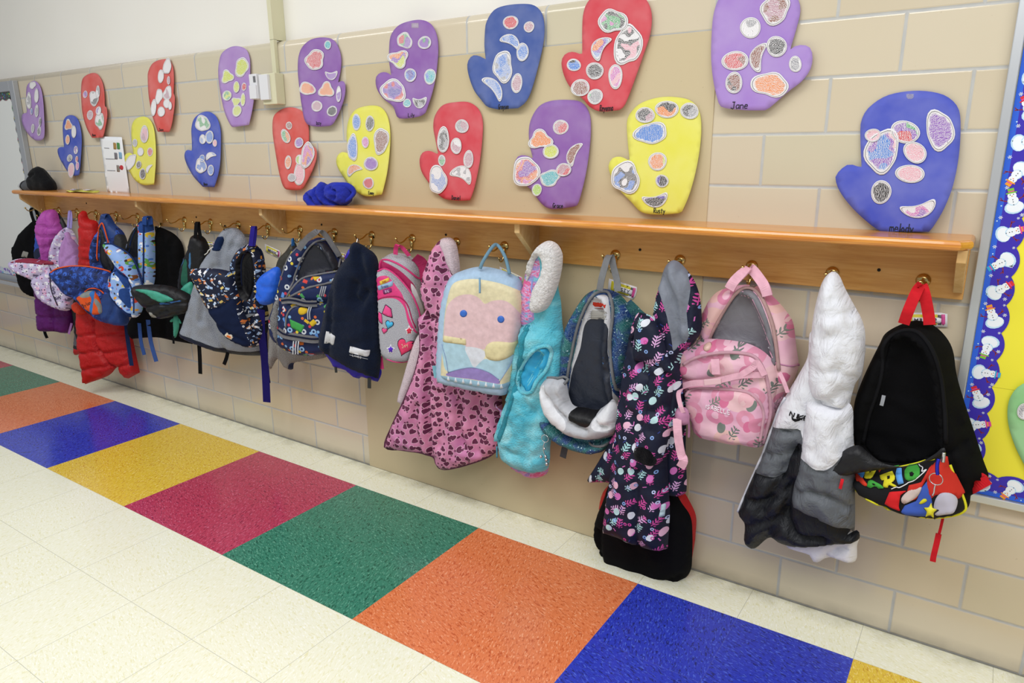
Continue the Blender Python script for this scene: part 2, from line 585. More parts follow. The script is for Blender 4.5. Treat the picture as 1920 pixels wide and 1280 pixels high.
def m_blocks():
    n = N('glazed_block', .3)
    p = n.xyz(n.pos()); x, z = p[0], p[2]
    row = n.m1('FLOOR', n.m1('DIVIDE', z, BH))
    odd = n.m1('MODULO', row, 2.0)
    right = n.m1('GREATER_THAN', x, .0)
    ph = n.m1('ADD', n.m1('MULTIPLY', odd, .5), n.m1('MULTIPLY', right, .75))
    xs = n.m1('SUBTRACT', n.m1('DIVIDE', n.m1('SUBTRACT', x, BX0), BW), ph)
    fx = n.m1('MULTIPLY', n.m1('FRACT', xs), BW)
    fz = n.m1('SUBTRACT', z, n.m1('MULTIPLY', row, BH))
    jit = n.m1('MULTIPLY', n.m1('SUBTRACT', n.noise(n.pos(), 60, 2)[0], .5), .0012)
    ex = n.m1('MINIMUM', fx, n.m1('SUBTRACT', BW, fx)); ez = n.m1('MINIMUM', fz, n.m1('SUBTRACT', BH, fz))
    inpatch = n.m1('MULTIPLY', n.m1('MULTIPLY', n.m1('GREATER_THAN', x, -1.366), n.m1('LESS_THAN', x, .028)), n.m1('LESS_THAN', z, 12 * BH))
    e = n.m1('ADD', n.m1('MINIMUM', ex, ez), jit)
    mort = n.m1('MULTIPLY', n.rng(e, .0042, .003), n.m1('SUBTRACT', 1, inpatch))
    wn = n.t.nodes.new('ShaderNodeTexWhiteNoise'); wn.noise_dimensions = '2D'
    n.put(wn.inputs['Vector'], n.comb(n.m1('ADD', n.m1('FLOOR', xs), .5), n.m1('ADD', row, .5)))
    rc = n.ramp(wn.outputs[0], [(0, 'cabda4'), (.35, 'cfc2a9'), (.7, 'd3c8b1'), (.95, 'c6bea4'), (1, 'cfc0aa')])
    cl = n.mix(n.rng(n.noise(n.pos(), 2.2, 3)[0], .3, .7, 0, .35), rc, 'd6cbb6')
    cl = n.mix(inpatch, cl, 'c6b795')
    sp = n.noise(n.pos(), 110, 2)[0]
    cl = n.mix(n.rng(sp, .72, .76, 0, .25), cl, 'a89878')
    mc = n.mix(n.noise(n.pos(), 25, 3)[0], 'a9abab', 'c6c5c1')
    dirt = n.m1('MULTIPLY', n.rng(z, .045, .0, 0, .8), n.noise(n.pos(), 18, 4)[0])
    c = n.mix(mort, cl, mc)
    c = n.mix(dirt, c, '6b665c')
    g = n.m1('MULTIPLY', n.noise(n.pos(), 9, 2)[0], .25)
    h = n.m1('ADD', n.m1('MULTIPLY', n.rng(e, .001, .006), n.m1('SUBTRACT', 1, inpatch)), g)
    n.bump(h, .5, .003)
    return n.out(c, n.m1('ADD', n.m1('MULTIPLY', mort, .5), .16), .5)


def m_plaster():
    n = N('cream_plaster', .7)
    n.bump(n.noise(n.pos(), 220, 3)[0], .15, .0008)
    c = n.mix(n.rng(n.noise(n.pos(), 3, 2)[0], .3, .7, 0, .25), 'ece9e2', 'e6e2d8')
    return n.out(c, .7, .3)


TL = 0.3048
SX = -2.4962
DW = 0.1678


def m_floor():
    n = N('vinyl_tile', .25)
    P = n.pos(); p = n.xyz(P)
    tx = n.m1('DIVIDE', n.m1('SUBTRACT', p[0], SX), TL); ty = n.m1('DIVIDE', n.m1('ADD', p[1], DW), TL)
    ix, iy = n.m1('FLOOR', tx), n.m1('FLOOR', ty)
    strip = n.m1('MULTIPLY', n.m1('LESS_THAN', ty, 0.0), n.m1('GREATER_THAN', ty, -2.0))
    k = n.m1('FLOOR', n.m1('DIVIDE', tx, 2.0))
    km = n.m1('DIVIDE', n.m1('ADD', n.m1('MODULO', n.m1('ADD', k, 50.0), 5.0), .5), 5.0)
    # k mod 5: 0 yellow, 1 crimson, 2 green, 3 orange, 4 blue
    basec = n.ramp(km, [(0, 'e3c03c'), (.2, 'b93a58'), (.4, '3a7f68'), (.6, 'df7c4c'), (.8, '2636b8')], 'CONSTANT')
    dark = n.ramp(km, [(0, 'cc9a26'), (.2, '872040'), (.4, '1d5442'), (.6, 'c2592c'), (.8, '151c72')], 'CONSTANT')
    lite = n.ramp(km, [(0, 'f3dc84'), (.2, 'd26a88'), (.4, '6cab92'), (.6, 'f0a67c'), (.8, '4c66d8')], 'CONSTANT')
    par = n.m1('MODULO', n.m1('ADD', n.m1('ADD', ix, iy), 100.0), 2.0)
    a = n.m1('ADD', n.m1('MULTIPLY', par, .9), .35)
    q = n.v1('MULTIPLY', n.rot(n.comb(p[0], p[1], n.m1('MULTIPLY', par, 3.1)), a), (1.0, 2.8, 1.0))
    n1 = n.noise(q, 60, 3, .8, .6)[0]; n2 = n.noise(n.v1('ADD', q, (5, 3, 0)), 80, 2, .5)[0]
    c = n.mix(n.rng(n1, .53, .63), basec, dark)
    c = n.mix(n.rng(n2, .57, .67, 0, .9), c, lite)
    cr = n.mix(n.rng(n1, .54, .64, 0, .8), 'efeed8', 'e3dfb2')
    cr = n.mix(n.rng(n2, .56, .66, 0, .9), cr, 'f8f8ee')
    c = n.mix(strip, cr, c)
    sk = n.mix(n.rng(n.noise(P, 1.3, 3)[0], .4, .7, 0, .05), c, '9a9a80')
    fx = n.m1('MULTIPLY', n.m1('FRACT', tx), TL); fy = n.m1('MULTIPLY', n.m1('FRACT', ty), TL)
    e = n.m1('MINIMUM', n.m1('MINIMUM', fx, n.m1('SUBTRACT', TL, fx)), n.m1('MINIMUM', fy, n.m1('SUBTRACT', TL, fy)))
    seam = n.m1('MULTIPLY', n.rng(e, .0011, .0004, 0, .55), n.m1('SUBTRACT', 1, n.m1('MULTIPLY', strip, .75)))
    c = n.mix(seam, sk, '8a8878')
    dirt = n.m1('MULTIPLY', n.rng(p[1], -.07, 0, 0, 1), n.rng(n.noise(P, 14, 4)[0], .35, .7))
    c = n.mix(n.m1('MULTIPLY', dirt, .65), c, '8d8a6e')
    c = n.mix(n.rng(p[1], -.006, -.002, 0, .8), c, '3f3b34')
    n.bump(n.m1('ADD', n.noise(P, 7, 2)[0], n.rng(e, .0008, .002, 0, .15)), .12, .004)
    return n.out(c, n.rng(n.noise(P, 20, 3)[0], 0.3, .7, .14, .22), .6)


MB, MP, MF = m_blocks(), m_plaster(), m_floor()
X0, X1 = -7.5, 3.2
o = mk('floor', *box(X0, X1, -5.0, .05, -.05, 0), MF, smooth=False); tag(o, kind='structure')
# lower wall of glazed block with a rounded top course, plaster wall set back above it
prof = [(0.10, 0), (0, 0), (0, CAPZ - .028)]
prof = [(.12, -.05), (0, -.05), (0, CAPZ - .03)] + [(.03 - .03 * math.cos(a), CAPZ - .03 + .03 * math.sin(a)) for a in [i * math.pi / 16 for i in range(1, 9)]] + [(.12, CAPZ)]
V = [(x, y, z) for x in (X0, X1) for y, z in prof]; n_ = len(prof)
F = [(i, i + 1, i + 1 + n_, i + n_) for i in range(n_ - 1)] + [(n_ - 1, 0, n_, 2 * n_ - 1), tuple(range(n_))[::-1], tuple(range(n_, 2 * n_))]
o = mk('wall_back', V, F, MB); tag(o, kind='structure')
for p_ in o.data.polygons: p_.use_smooth = abs(p_.normal.y * p_.normal.z) > .01
o = mk('wall_back_upper', *box(X0, X1, .045, .12, CAPZ - .01, 3.0), MP, smooth=False); tag(o, kind='structure')
for k_, px_ in enumerate([(-4.68), -4.38, -4.085, -3.79, -3.492, -3.195, -2.897, -2.6, -2.304, -2.0, -1.693, -1.226, -.836, -.46, -.16, .19]):
    pass

# flush smooth panel set in the wall behind the middle of the rack
bd = N('painted_panel', .45); pn = bd.noise(bd.pos(), 40, 3)[0]
bd.bump(pn, .2, .001)
bc = bd.mix(bd.rng(bd.noise(bd.pos(), 1.6, 3)[0], .3, .7, 0, .3), 'c5b592', 'cdc0a5')
bc = bd.mix(bd.rng(bd.noise(bd.pos(), 90, 2)[0], .73, .78, 0, .3), bc, '9a8a68')
MPAN = bd.out(bc, .45, .35)
o = mk('trim_1', *box(-1.366, .028, -.003, .02, 0, 12 * BH), MPAN, smooth=False); tag(o, kind='structure'); bevel(o, .001, 1)


# ---------------------------------------------------------------- coat rack
def m_wood(name, c1, c2, c3, rough, coat, axis=(1.2, 14, 14)):
    n = N(name, rough)
    u = n.v1('MULTIPLY', n.pos(), axis)
    g = n.noise(u, 3.2, 4, 2.0, .6)[0]; g2 = n.noise(n.v1('MULTIPLY', n.pos(), (axis[0], axis[1] * 4, axis[2] * 4)), 6, 3)[0]
    c = n.ramp(g, [(.25, c1), (.5, c2), (.75, c3)])
    c = n.mix(n.rng(g2, .45, .75, 0, .3), c, c1)
    n.bump(g2, .06, .0006)
    return n.out(c, rough, .4, coat=coat)


W_SH = m_wood('honey_wood', 'c2742a', 'd68f3c', 'df9f4c', .28, .4)
W_BB = m_wood('maple_board', 'c98f48', 'd8a259', 'e2b26c', .4, .15)
W_BR = m_wood('bracket_wood', 'c49a5e', 'd4b07a', 'dfc394', .5, .05, (6, 6, 2))
BRASS = plain('polished_brass', 'cfb678', .2, 1.0)
BLACKM = plain('black_hole', '0c0b0a', .8)
SHZ = 1.096
rack = empty('coat_rack', (-1.65, 0, .94), 'long honey wood coat rack shelf with brass hooks fixed along the block wall', 'coat rack')
SX0, SX1 = -3.93, .668
# shelf board with clipped front corners and a rounded front edge
zz = [(-.155, -.011), (-.160, -.008), (-.1625, -.003), (-.1625, .003), (-.160, .008), (-.155, .011)]
V, F = [], []
outl = [(SX0, 0), (SX1, 0), (SX1, -.125), (SX1 - .022, -1), (SX0 + .022, -1), (SX0, -.125)]
lev = [(-.155, -.022), (-.160, -.019), (-.1625, -.014), (-.1625, -.008), (-.160, -.003), (-.155, 0)]
for yf, dz in lev:
    ins = (.1625 + yf)
    for x, y in outl:
        xx = x - ins if x > 0 else x + ins
        V.append((xx, (0 if y == 0 else (yf if y == -1 else y)), SHZ + dz))
m_ = len(outl)
for i in range(len(lev) - 1):
    for k in range(m_): F.append((i * m_ + k, i * m_ + (k + 1) % m_, (i + 1) * m_ + (k + 1) % m_, (i + 1) * m_ + k))
F += [tuple(range(m_))[::-1], tuple((len(lev) - 1) * m_ + k for k in range(m_))]
mk('shelf', V, F, W_SH, rack, smooth=False)
bb = mk('backboard', *box(SX0 + .02, SX1 - .006, -.02, -.0035, .944, SHZ - .022), W_BB, rack, smooth=False); bevel(bb, .002)
for x in (SX0 + .05, -2.68, -1.76, -.521, .65):
    pr = [(-.02, SHZ - .022), (-.138, SHZ - .022), (-.138, SHZ - .05), (-.045, .965), (-.02, .96)]
    V = [(x + s, y, z) for s in (-.0095, .0095) for y, z in pr]; k = len(pr)
    F = [tuple(range(k))[::-1], tuple(range(k, 2 * k))] + [(i, (i + 1) % k, (i + 1) % k + k, i + k) for i in range(k)]
    bevel(mk('bracket', V, F, W_BR, rack, smooth=False), .0015)
for px, py in [(162, 381), (368, 407), (530, 414), (603, 421), (836, 440), (1200, 468), (1648, 506), (1434, 433)][:7]:
    P = wp(px, py, .0205)
    mk('screw_hole', *lathe([(0, .0042), (.0012, .004)], P, (0, -1, 0), 10), BLACKM, rack)
# black gap strip under the board
HOOKX = [-3.914 + .2041 * k for k in range(23)]
HZ = .978


def hook_tip(k): return np.array([HOOKX[k], -.105, HZ + .004])


def hook_parts(x):
    pl = lathe([(0, .0165), (.002, .0165), (.0035, .013), (.006, .011), (.0075, .006)], (x, -.0202, HZ + .006), (0, -1, 0), 20)
    pz = tube([(x, -.0235, HZ + .004), (x, -.0245, HZ - .018), (x, -.0245, HZ - .034)], [.010, .006, .003], 10)
    h = mk('coat_hook', *join(pl, pz), BRASS, rack)
    up = tube(sp3([(x, -.026, HZ + .010), (x, -.045, HZ + .012), (x, -.066, HZ + .001), (x, -.088, HZ - .004), (x, -.1, HZ + .003), (x, -.106, HZ + .012)]), .0027, 8)
    kb = lathe([(0, .0025), (.003, .005), (.006, .005), (.009, .002)], (x, -.106, HZ + .010), (0, -.2, 1), 12)
    mk('upper_arm', *join(up, kb), BRASS, h)
    lo = tube(sp3([(x, -.025, HZ - .026), (x, -.034, HZ - .042), (x, -.045, HZ - .044), (x, -.052, HZ - .034)]), .0023, 8)
    kb = lathe([(0, .0025), (.003, .0042), (.006, .004), (.008, .002)], (x, -.052, HZ - .036), (0, -.1, 1), 12)
    mk('lower_arm', *join(lo, kb), BRASS, h)
    return h


h0 = hook_parts(HOOKX[0])
for k in range(1, 23):
    r = h0.copy(); COL.objects.link(r); r.parent = rack; r.location = (HOOKX[k] - HOOKX[0], 0, 0)
    for ch in h0.children:
        c = ch.copy(); COL.objects.link(c); c.parent = r

# ---------------------------------------------------------------- conduit and surface box
CREAMP = plain('cream_metal', 'd3cfb0', .45)
t = empty('wall_conduit', (-1.75, 0, 1.48), 'cream metal wiring raceway running down the plaster wall into a square box', 'conduit')
mk('raceway', *join(box(-1.7615, -1.7385, -.016, .0445, CAPZ + .001, 3.0), box(-1.7615, -1.7385, -.016, -.001, 1.585, CAPZ + .002)), CREAMP, t, smooth=False)
bevel(mk('surface_box', *box(-1.80, -1.715, -.045, -.001, 1.475, 1.592), CREAMP, t, smooth=False), .003)
WH = plain('white_plastic', 'dcdce0', .5)
bevel(mk('switch_plate', *box(-1.797, -1.745, -.058, -.0445, 1.492, 1.587), WH, t, smooth=False), .002)
t2 = empty('temperature_sensor', (-1.86, 0, 1.48), 'small white wall sensor with a grey display beside the cream raceway box', 'sensor')
bevel(mk('housing', *box(-1.853, -1.806, -.062, -.001, 1.497, 1.592), WH, t2, smooth=False), .003)
mk('display', *box(-1.825, -1.811, -.0632, -.0615, 1.56, 1.583), plain('grey_display', '6d6d70', .3), t2, smooth=False)
mk('label_dot', *lathe([(0, .006), (.0009, .006)], (-1.828, -.0618, 1.53), (0, -1, 0), 16), plain('blue_ink', '5560b8', .5), t2)
mk('lower_lid', *box(-1.851, -1.808, -.0665, -.0618, 1.499, 1.549), WH, t2, smooth=False)

# ---------------------------------------------------------------- writing
GL = {  # strokes on a 4 x 6 grid
    'J': [[(3, 6), (3, 1), (2, 0), (0, 1)], [(1.2, 6), (4, 6)]], 'a': [[(3, 3.4), (1, 3.6), (0, 2), (1, 0), (3, 1.4), (3, 3.6), (3.2, 0)]],
    'n': [[(0, 3.6), (0, 0)], [(0, 2.6), (1.6, 3.6), (2.8, 2.8), (3, 0)]], 'e': [[(0, 2), (3, 2), (2.6, 3.4), (1, 3.6), (0, 2), (.6, .2), (3, .4)]],
    'R': [[(0, 0), (0, 6), (2.6, 5.6), (2.8, 3.6), (0, 3), (3, 0)]], 'u': [[(0, 3.6), (.2, .6), (1.6, 0), (3, 1), (3, 3.6), (3, 0)]],
    's': [[(2.8, 3.4), (.6, 3.4), (.4, 2.2), (2.6, 1.4), (2.2, 0), (0, .2)]], 't': [[(1.4, 5.4), (1.4, .4), (2.6, 0)], [(0, 3.8), (3, 3.8)]],
    'y': [[(0, 3.6), (1.4, 1)], [(3, 3.6), (.6, -2)]], 'm': [[(0, 3.6), (0, 0)], [(0, 3), (1.2, 3.6), (1.7, 2.6), (1.7, 0)], [(1.7, 3), (3, 3.6), (3.6, 2.6), (3.6, 0)]],
    'l': [[(1, 6), (1, 0)]], 'o': [[(1.5, 3.6), (0, 2), (1.4, 0), (3, 1.8), (1.5, 3.6)]], 'd': [[(3, 6), (3, 0)], [(3, 3), (1, 3.6), (0, 1.8), (1, 0), (3, 1)]],
    'G': [[(3, 5), (1.5, 6), (0, 3.4), (1, 0), (3, .8), (3, 2.6), (1.6, 2.6)]], 'r': [[(0, 3.6), (0, 0)], [(0, 2.4), (1.4, 3.6), (2.6, 3.2)]],
    'c': [[(2.8, 3.2), (1, 3.6), (0, 1.8), (1, 0), (2.8, .4)]], 'D': [[(0, 6), (0, 0), (2, .4), (3, 3), (1.8, 5.6), (0, 6)]],
    'i': [[(1, 3.6), (1, 0)], [(1, 5), (1.1, 5.2)]], 'g': [[(3, 3.4), (1, 3.6), (0, 2), (1, .6), (3, 1.4)], [(3, 3.6), (3, -1), (1, -2)]],
    'L': [[(0, 6), (0, 0), (3, 0)]], 'z': [[(0, 3.6), (3, 3.6), (0, 0), (3, 0)]], 'E': [[(3, 6), (0, 6), (0, 0), (3, 0)], [(0, 3), (2.4, 3)]],
    'I': [[(1.5, 6), (1.5, 0)]], 'U': [[(0, 6), (0, 1), (1.5, 0), (3, 1), (3, 6)]], 'S': [[(3, 5.2), (1.5, 6), (.2, 4.6), (2.8, 1.8), (1.5, 0), (0, .8)]],
    'T': [[(0, 6), (3.4, 6)], [(1.7, 6), (1.7, 0)]], 'Y': [[(0, 6), (1.6, 3), (3.2, 6)], [(1.6, 3), (1.6, 0)]], 'A': [[(0, 0), (1.6, 6), (3.2, 0)], [(.7, 2.2), (2.5, 2.2)]],
    'B': [[(0, 0), (0, 6), (2.4, 5.2), (2.2, 3.4), (0, 3.1), (2.8, 2.4), (2.6, .4), (0, 0)]], 'M': [[(0, 0), (0, 6), (1.7, 2.6), (3.4, 6), (3.4, 0)]],
    'N': [[(0, 0), (0, 6), (3, 0), (3, 6)]], 'K': [[(0, 6), (0, 0)], [(3, 6), (0, 2.6), (3, 0)]], 'P': [[(0, 0), (0, 6), (2.6, 5.6), (2.8, 3.6), (0, 3)]],
    'H': [[(0, 6), (0, 0)], [(3, 6), (3, 0)], [(0, 3), (3, 3)]], 'O': [[(1.5, 6), (0, 3), (1.5, 0), (3, 3), (1.5, 6)]], 'h': [[(0, 6), (0, 0)], [(0, 2.6), (1.6, 3.6), (2.8, 2.8), (3, 0)]], 'k': [[(0, 6), (0, 0)], [(2.6, 3.6), (0, 1.6), (2.8, 0)]],
    'C': [[(3, 5), (1.5, 6), (0, 3), (1.5, 0), (3, 1)]], 'w': [[(0, 3.6), (.9, 0), (1.8, 3), (2.7, 0), (3.6, 3.6)]]}


def writing(name, text, S, x, y, w, hgt, mat, parent, r=.0009, ang=0.0, gap=1.2, fat=1.0, lift=.0006):
    """handwritten strokes centred at picture position x, y; w, hgt in metres"""
    c = S.fr.uv(x, y, S.tp)
    adv = [max(p[0] for st in GL[ch] for p in st) + gap if ch != ' ' else 2.5 for ch in text]
    tot = sum(adv) - gap; sx = w / tot; sy = hgt / 6
    V, F = [], []; cx = 0
    for ch, a in zip(text, adv):
        for st in (GL[ch] if ch != ' ' else []):
            pts = []
            for i in range(len(st) - 1):
                for k in range(3): pts.append(tuple(np.array(st[i]) + (np.array(st[i + 1]) - np.array(st[i])) * k / 3))
            pts.append(st[-1])
            q = np.array([((p[0] + cx - tot / 2) * sx, (p[1] - 3) * sy) for p in pts])
            R = np.array([[math.cos(ang), -math.sin(ang)], [math.sin(ang), math.cos(ang)]])
            q = q @ R.T + np.array(c)
            H = S.h(q)
            v, f = tube([S.fr.xyz(a_[0], a_[1], h + lift) for a_, h in zip(q, H)], r, 5)
            n = len(V); V += list(v); F += [tuple(i + n for i in g) for g in f]
        cx += a
    return mk(name, V, F, mat, parent)


INK = plain('marker_ink', '1c1a1e', .6)

# ---------------------------------------------------------------- crayon-coloured cutouts
CR = dict(r='d03a45', b='3f7fd6', o='e8873a', y='c9d43a', g='4fa86a', p='8a4fb8', k='1b1b1e', n='8a4f3c', t='4ab5c0', m='d06ab8', w='e9e7ea',
          s='b98a9a', a='9a9aa0', l='a6d24a', u='4a35a8', e='e8a9b8', i='8fa6d8')
_sc = {}


def scribble(code):
    if code in _sc: return _sc[code]
    n = N('crayon_' + code, .8)
    at = n.t.nodes.new('ShaderNodeAttribute'); at.attribute_name = 'rad'; rad = at.outputs['Fac']
    oi = n.t.nodes.new('ShaderNodeObjectInfo')
    u = n.v1('ADD', n.uv(), n.comb(n.m1('MULTIPLY', oi.outputs['Random'], 3), n.m1('MULTIPLY', oi.outputs['Random'], 7)))
    u = n.rot(u, n.m1('MULTIPLY', oi.outputs['Random'], 5))
    cols = [CR[ch] for ch in code if ch in CR]
    sel = n.rng(n.noise(u, 22, 1)[0], .35, .65)
    k = len(cols)
    cc = n.ramp(sel, [(j / k, q) for j, q in enumerate(cols)], 'CONSTANT') if k > 1 else n.ramp(sel, [(0, cols[0]), (1, cols[0])])
    w1 = n.wave(u, 95, 9, 3, 1.2, 'Y'); w2 = n.wave(n.rot(u, .9), 120, 12, 3, 1.5, 'X')
    dens = .25 if '+' in code else .5
    m1 = n.rng(w1, dens - .02, dens + .18, 0, .95); m2 = n.rng(w2, .5, .65, 0, .75)
    inner = n.rng(n.m1('ADD', rad, n.m1('MULTIPLY', n.m1('SUBTRACT', n.noise(u, 60, 2)[0], .5), .35)), .84, .74)
    m = n.m1('MULTIPLY', n.m1('MAXIMUM', m1, m2), inner)
    c = n.mix(m, 'e4e2e4', cc)
    ln = n.wave(n.rot(u, 2.2), 42, 14, 2, 1.1)
    lm = n.m1('MULTIPLY', n.m1('LESS_THAN', n.m1('ABSOLUTE', n.m1('SUBTRACT', ln, .5)), .045), n.m1('LESS_THAN', rad, .85))
    c = n.mix(n.m1('MULTIPLY', lm, .7), c, '4a464c')
    rim = n.m1('LESS_THAN', n.m1('ABSOLUTE', n.m1('SUBTRACT', rad, .9)), .016)
    c = n.mix(n.m1('MULTIPLY', rim, .85), c, '3a383c')
    _sc[code] = n.out(c, .8, .2)
    return _sc[code]


def cutout(S, x, y, rx, ry, code, shape, rot, parent, seed, lift=.0016):
    """paper cutout: centre and radii in picture units, laid on surface S"""
    r_ = random.Random(seed)
    ph = [r_.uniform(0, 6.28) for _ in range(3)]
    def rf(a):
        if shape == 'o': return 1 + .035 * math.sin(2 * a + ph[0]) + .02 * math.sin(3 * a + ph[1])
        if shape == 'q': return 1 + .10 * math.sin(2 * a + ph[0]) + .08 * math.sin(3 * a + ph[1]) + .04 * math.sin(5 * a + ph[2])
        if shape == 't': return .92 + .2 * math.cos(3 * (a - ph[0] * .2) + 1.57)
        if shape == 'd': return .82 + .3 * max(0, math.cos(a - 1.57)) ** 3
        return 1
    n = 30; rings = (.3, .6, .8, .88, .92, 1.0)
    fr = S.fr; Q = []; rad = []
    def add(r, a):
        k = rf(a) * r; X, Y = rx * k * math.cos(a), ry * k * math.sin(a)
        if shape == 'b':
            Y2 = Y * (.66 - .12 * (X / rx)) * (1 + .25 * (X / rx) ** 2); X2 = X
            Y2 += ry * .7 * (1 - (X / rx) ** 2) - ry * .38; X, Y = X2, Y2
        c, s_ = math.cos(rot), math.sin(rot)
        Q.append(fr.uv(x + X * c + Y * s_, y - (-X * s_ + Y * c), S.tp)); rad.append(r)
    add(0, 0)
    for r in rings:
        for i in range(n): add(r, 2 * math.pi * i / n)
    Q = np.array(Q); H = S.h(Q) + lift
    ce = Q[0]; H = H + .004 * (np.array(rad) ** 3) * r_.uniform(0, .5)
    V = [fr.xyz(q[0], q[1], h) for q, h in zip(Q, H)]
    F = [(0, 1 + i, 1 + (i + 1) % n) for i in range(n)]
    for j in range(len(rings) - 1):
        a, b = 1 + j * n, 1 + (j + 1) * n
        F += [(a + i, b + i, b + (i + 1) % n, a + (i + 1) % n) for i in range(n)]
    m = len(V)
    e0 = 1 + (len(rings) - 1) * n
    V += [fr.xyz(q[0], q[1], h - .0004) for q, h in zip(Q, H)]
    F += [tuple(i + m for i in f[::-1]) for f in F]
    F += [(e0 + i, m + e0 + i, m + e0 + (i + 1) % n, e0 + (i + 1) % n) for i in range(n)]
    rad = rad + rad; Q2 = np.concatenate([Q, Q])
    return mk('paper_cutout', V, F, scribble(code), parent, None, Q2 - Q2[0], rad)


def paper(col):
    k = ('pap', col)
    if k not in _mc:
        n = N('construction_paper_' + col, .85)
        u = n.uv()
        n.bump(n.m1('ADD', n.noise(u, 500, 3)[0], n.noise(u, 6, 2)[0]), .15, .001)
        c = n.mix(n.rng(n.noise(u, 9, 3)[0], .35, .7, 0, .1), col, 'ffffff')
        _mc[k] = n.out(c, .8, .25)
    return _mc[k]


TAPE = N('clear_tape', .12)
TAPE.b.inputs['Alpha'].default_value = .22
TAPE.bump(TAPE.noise(TAPE.uv(), 90, 2)[0], .4, .002)
TAPE.out('f4f2ea', .12)
CC = [(0, 0, 3.2), (380, 0, 3.2), (760, 0, 3.2), (1120, 0, 3.2), (1440, 80, 3.2)]


def mitten(ci, outline, col, cuts, name, nx, ny, label, lift=(.004, .022, .010), tape=None, nw=.03, seed=1, d=.014):
    ox, oy, sc = CC[ci]
    xs = [p[0] for p in outline]; ys = [p[1] for p in outline]
    cx, cy = sum(xs) / len(xs), (min(ys) + max(ys)) / 2
    fr = Frame(cx, cy, d, 0, (ox, oy), sc)
    S = Surf(fr, outline, T=0, R=.01, back=0)
    hw = abs(S.poly[:, 0]).max(); top = S.poly[:, 1].max(); ht = top - S.poly[:, 1].min()
    def fn(Q):
        s = np.clip((top - Q[:, 1]) / ht, 0, 1)
        return -d + .005 + lift[0] * s + lift[1] * s * s * .6 + lift[2] * (np.abs(Q[:, 0]) / hw) ** 2 * (.3 + .7 * s) + .0015 * np.sin(Q[:, 0] * 40 + seed) * s
    S.fn = fn
    t = S.mesh('paper_mitten', paper(col), None, cell=.016, thick=.0006)
    tag(t, label, 'paper mitten', 'paper mittens taped above the coat rack')
    for i, c in enumerate(cuts):
        x, y, rx, ry, code = c[:5]
        sh = c[5] if len(c) > 5 else 'o'; ro = c[6] if len(c) > 6 else 0
        cutout(S, x, y, rx, ry, code, sh, ro, t, seed * 31 + i, .0012 + .0004 * (i % 3))
    if name: writing('written_name', name, S, nx, ny, nw, nw * .42, INK, t, .0011)
    if tape:
        x, y = tape
        T2 = Surf(fr, [(x - 22, y - 14, 1), (x + 22, y - 14, 1), (x + 22, y + 16, 1), (x - 22, y + 16, 1)], T=0, smooth=False)
        T2.fn = lambda Q: fn(Q) + .0009
        T2.mesh('clear_tape', TAPE.m, t, cell=.01, thick=.0002)
    return t


PU, PUL, BL, BL2, RE, RE2, YE = '8b60a8', 'a684c0', '4456b4', '42599c', 'ce5650', 'cc4450', 'dfdb58'
mitten(0, [(150, 520), (175, 490), (205, 487), (235, 520), (255, 590), (270, 700), (278, 820), (235, 843), (190, 820), (150, 760), (135, 705), (142, 680), (158, 672), (150, 600)], PUL,
       [(188, 510, 20, 22, 'w', 'q'), (215, 580, 17, 45, 'w', 'd'), (168, 605, 16, 48, 'aw', 'q'), (188, 668, 8, 20, 'ub'), (220, 665, 12, 38, 'aw'), (246, 730, 8, 28, 'k'), (203, 770, 11, 27, 'a'), (242, 785, 12, 30, 'ak')], '', 0, 0,
       'lilac paper mitten at the far left beside the whiteboard, leftmost of the mittens', seed=1)
mitten(0, [(368, 740), (385, 700), (420, 690), (455, 710), (480, 770), (492, 850), (490, 960), (485, 1050, 1), (455, 1055, 1), (415, 1030), (370, 960), (350, 905), (358, 884), (382, 882, 1), (372, 820)], BL,
       [(403, 750, 24, 34, 'o+', 't', 3.1), (438, 790, 15, 38, 'w'), (404, 838, 13, 30, 'o'), (455, 900, 13, 25, 'pw'), (422, 948, 16, 22, 'ka'), (437, 1015, 24, 48, 'e', 'd', 3.1), (465, 955, 9, 20, 'r'), (472, 995, 12, 25, 'm')], '', 0, 0,
       'small blue paper mitten with an orange scribbled cutout near its top, leftmost blue mitten', seed=2)
mitten(0, [(482, 500), (495, 460), (540, 437), (575, 445), (605, 490), (622, 560), (628, 640, 1), (642, 645), (650, 700), (635, 790), (625, 825, 1), (565, 827, 1), (530, 770), (500, 680), (485, 580)], RE,
       [(508, 566, 13, 22, 'pm'), (560, 590, 27, 44, 'kw', 'q'), (582, 552, 13, 38, 'aw'), (543, 690, 17, 30, 's'), (592, 665, 16, 28, 'pw'), (603, 725, 26, 52, 'gw', 'q')], 'Rene', 575, 810,
       'red paper mitten above the white instruction sheet, leftmost red mitten', seed=3)
mitten(0, [(883, 430), (905, 380), (950, 357), (1000, 357), (1030, 400), (1040, 480), (1040, 568, 1), (1050, 575), (1052, 640), (1040, 740), (1025, 793, 1), (960, 790, 1), (925, 700), (895, 580), (883, 480)], RE,
       [(997, 398, 27, 46, 'w', 'q'), (958, 457, 18, 40, 'w'), (1008, 482, 11, 25, 's'), (1002, 560, 27, 45, 'ws', 'q'), (952, 577, 20, 44, 'w', 'q'), (930, 645, 15, 50, 'w'), (972, 670, 20, 30, 'ws'), (1000, 620, 20, 30, 'w'), (1025, 635, 12, 25, 'w')], 'Jace', 978, 778,
       'red paper mitten with a cluster of white cutouts, between two yellow and blue lower mittens', seed=4)
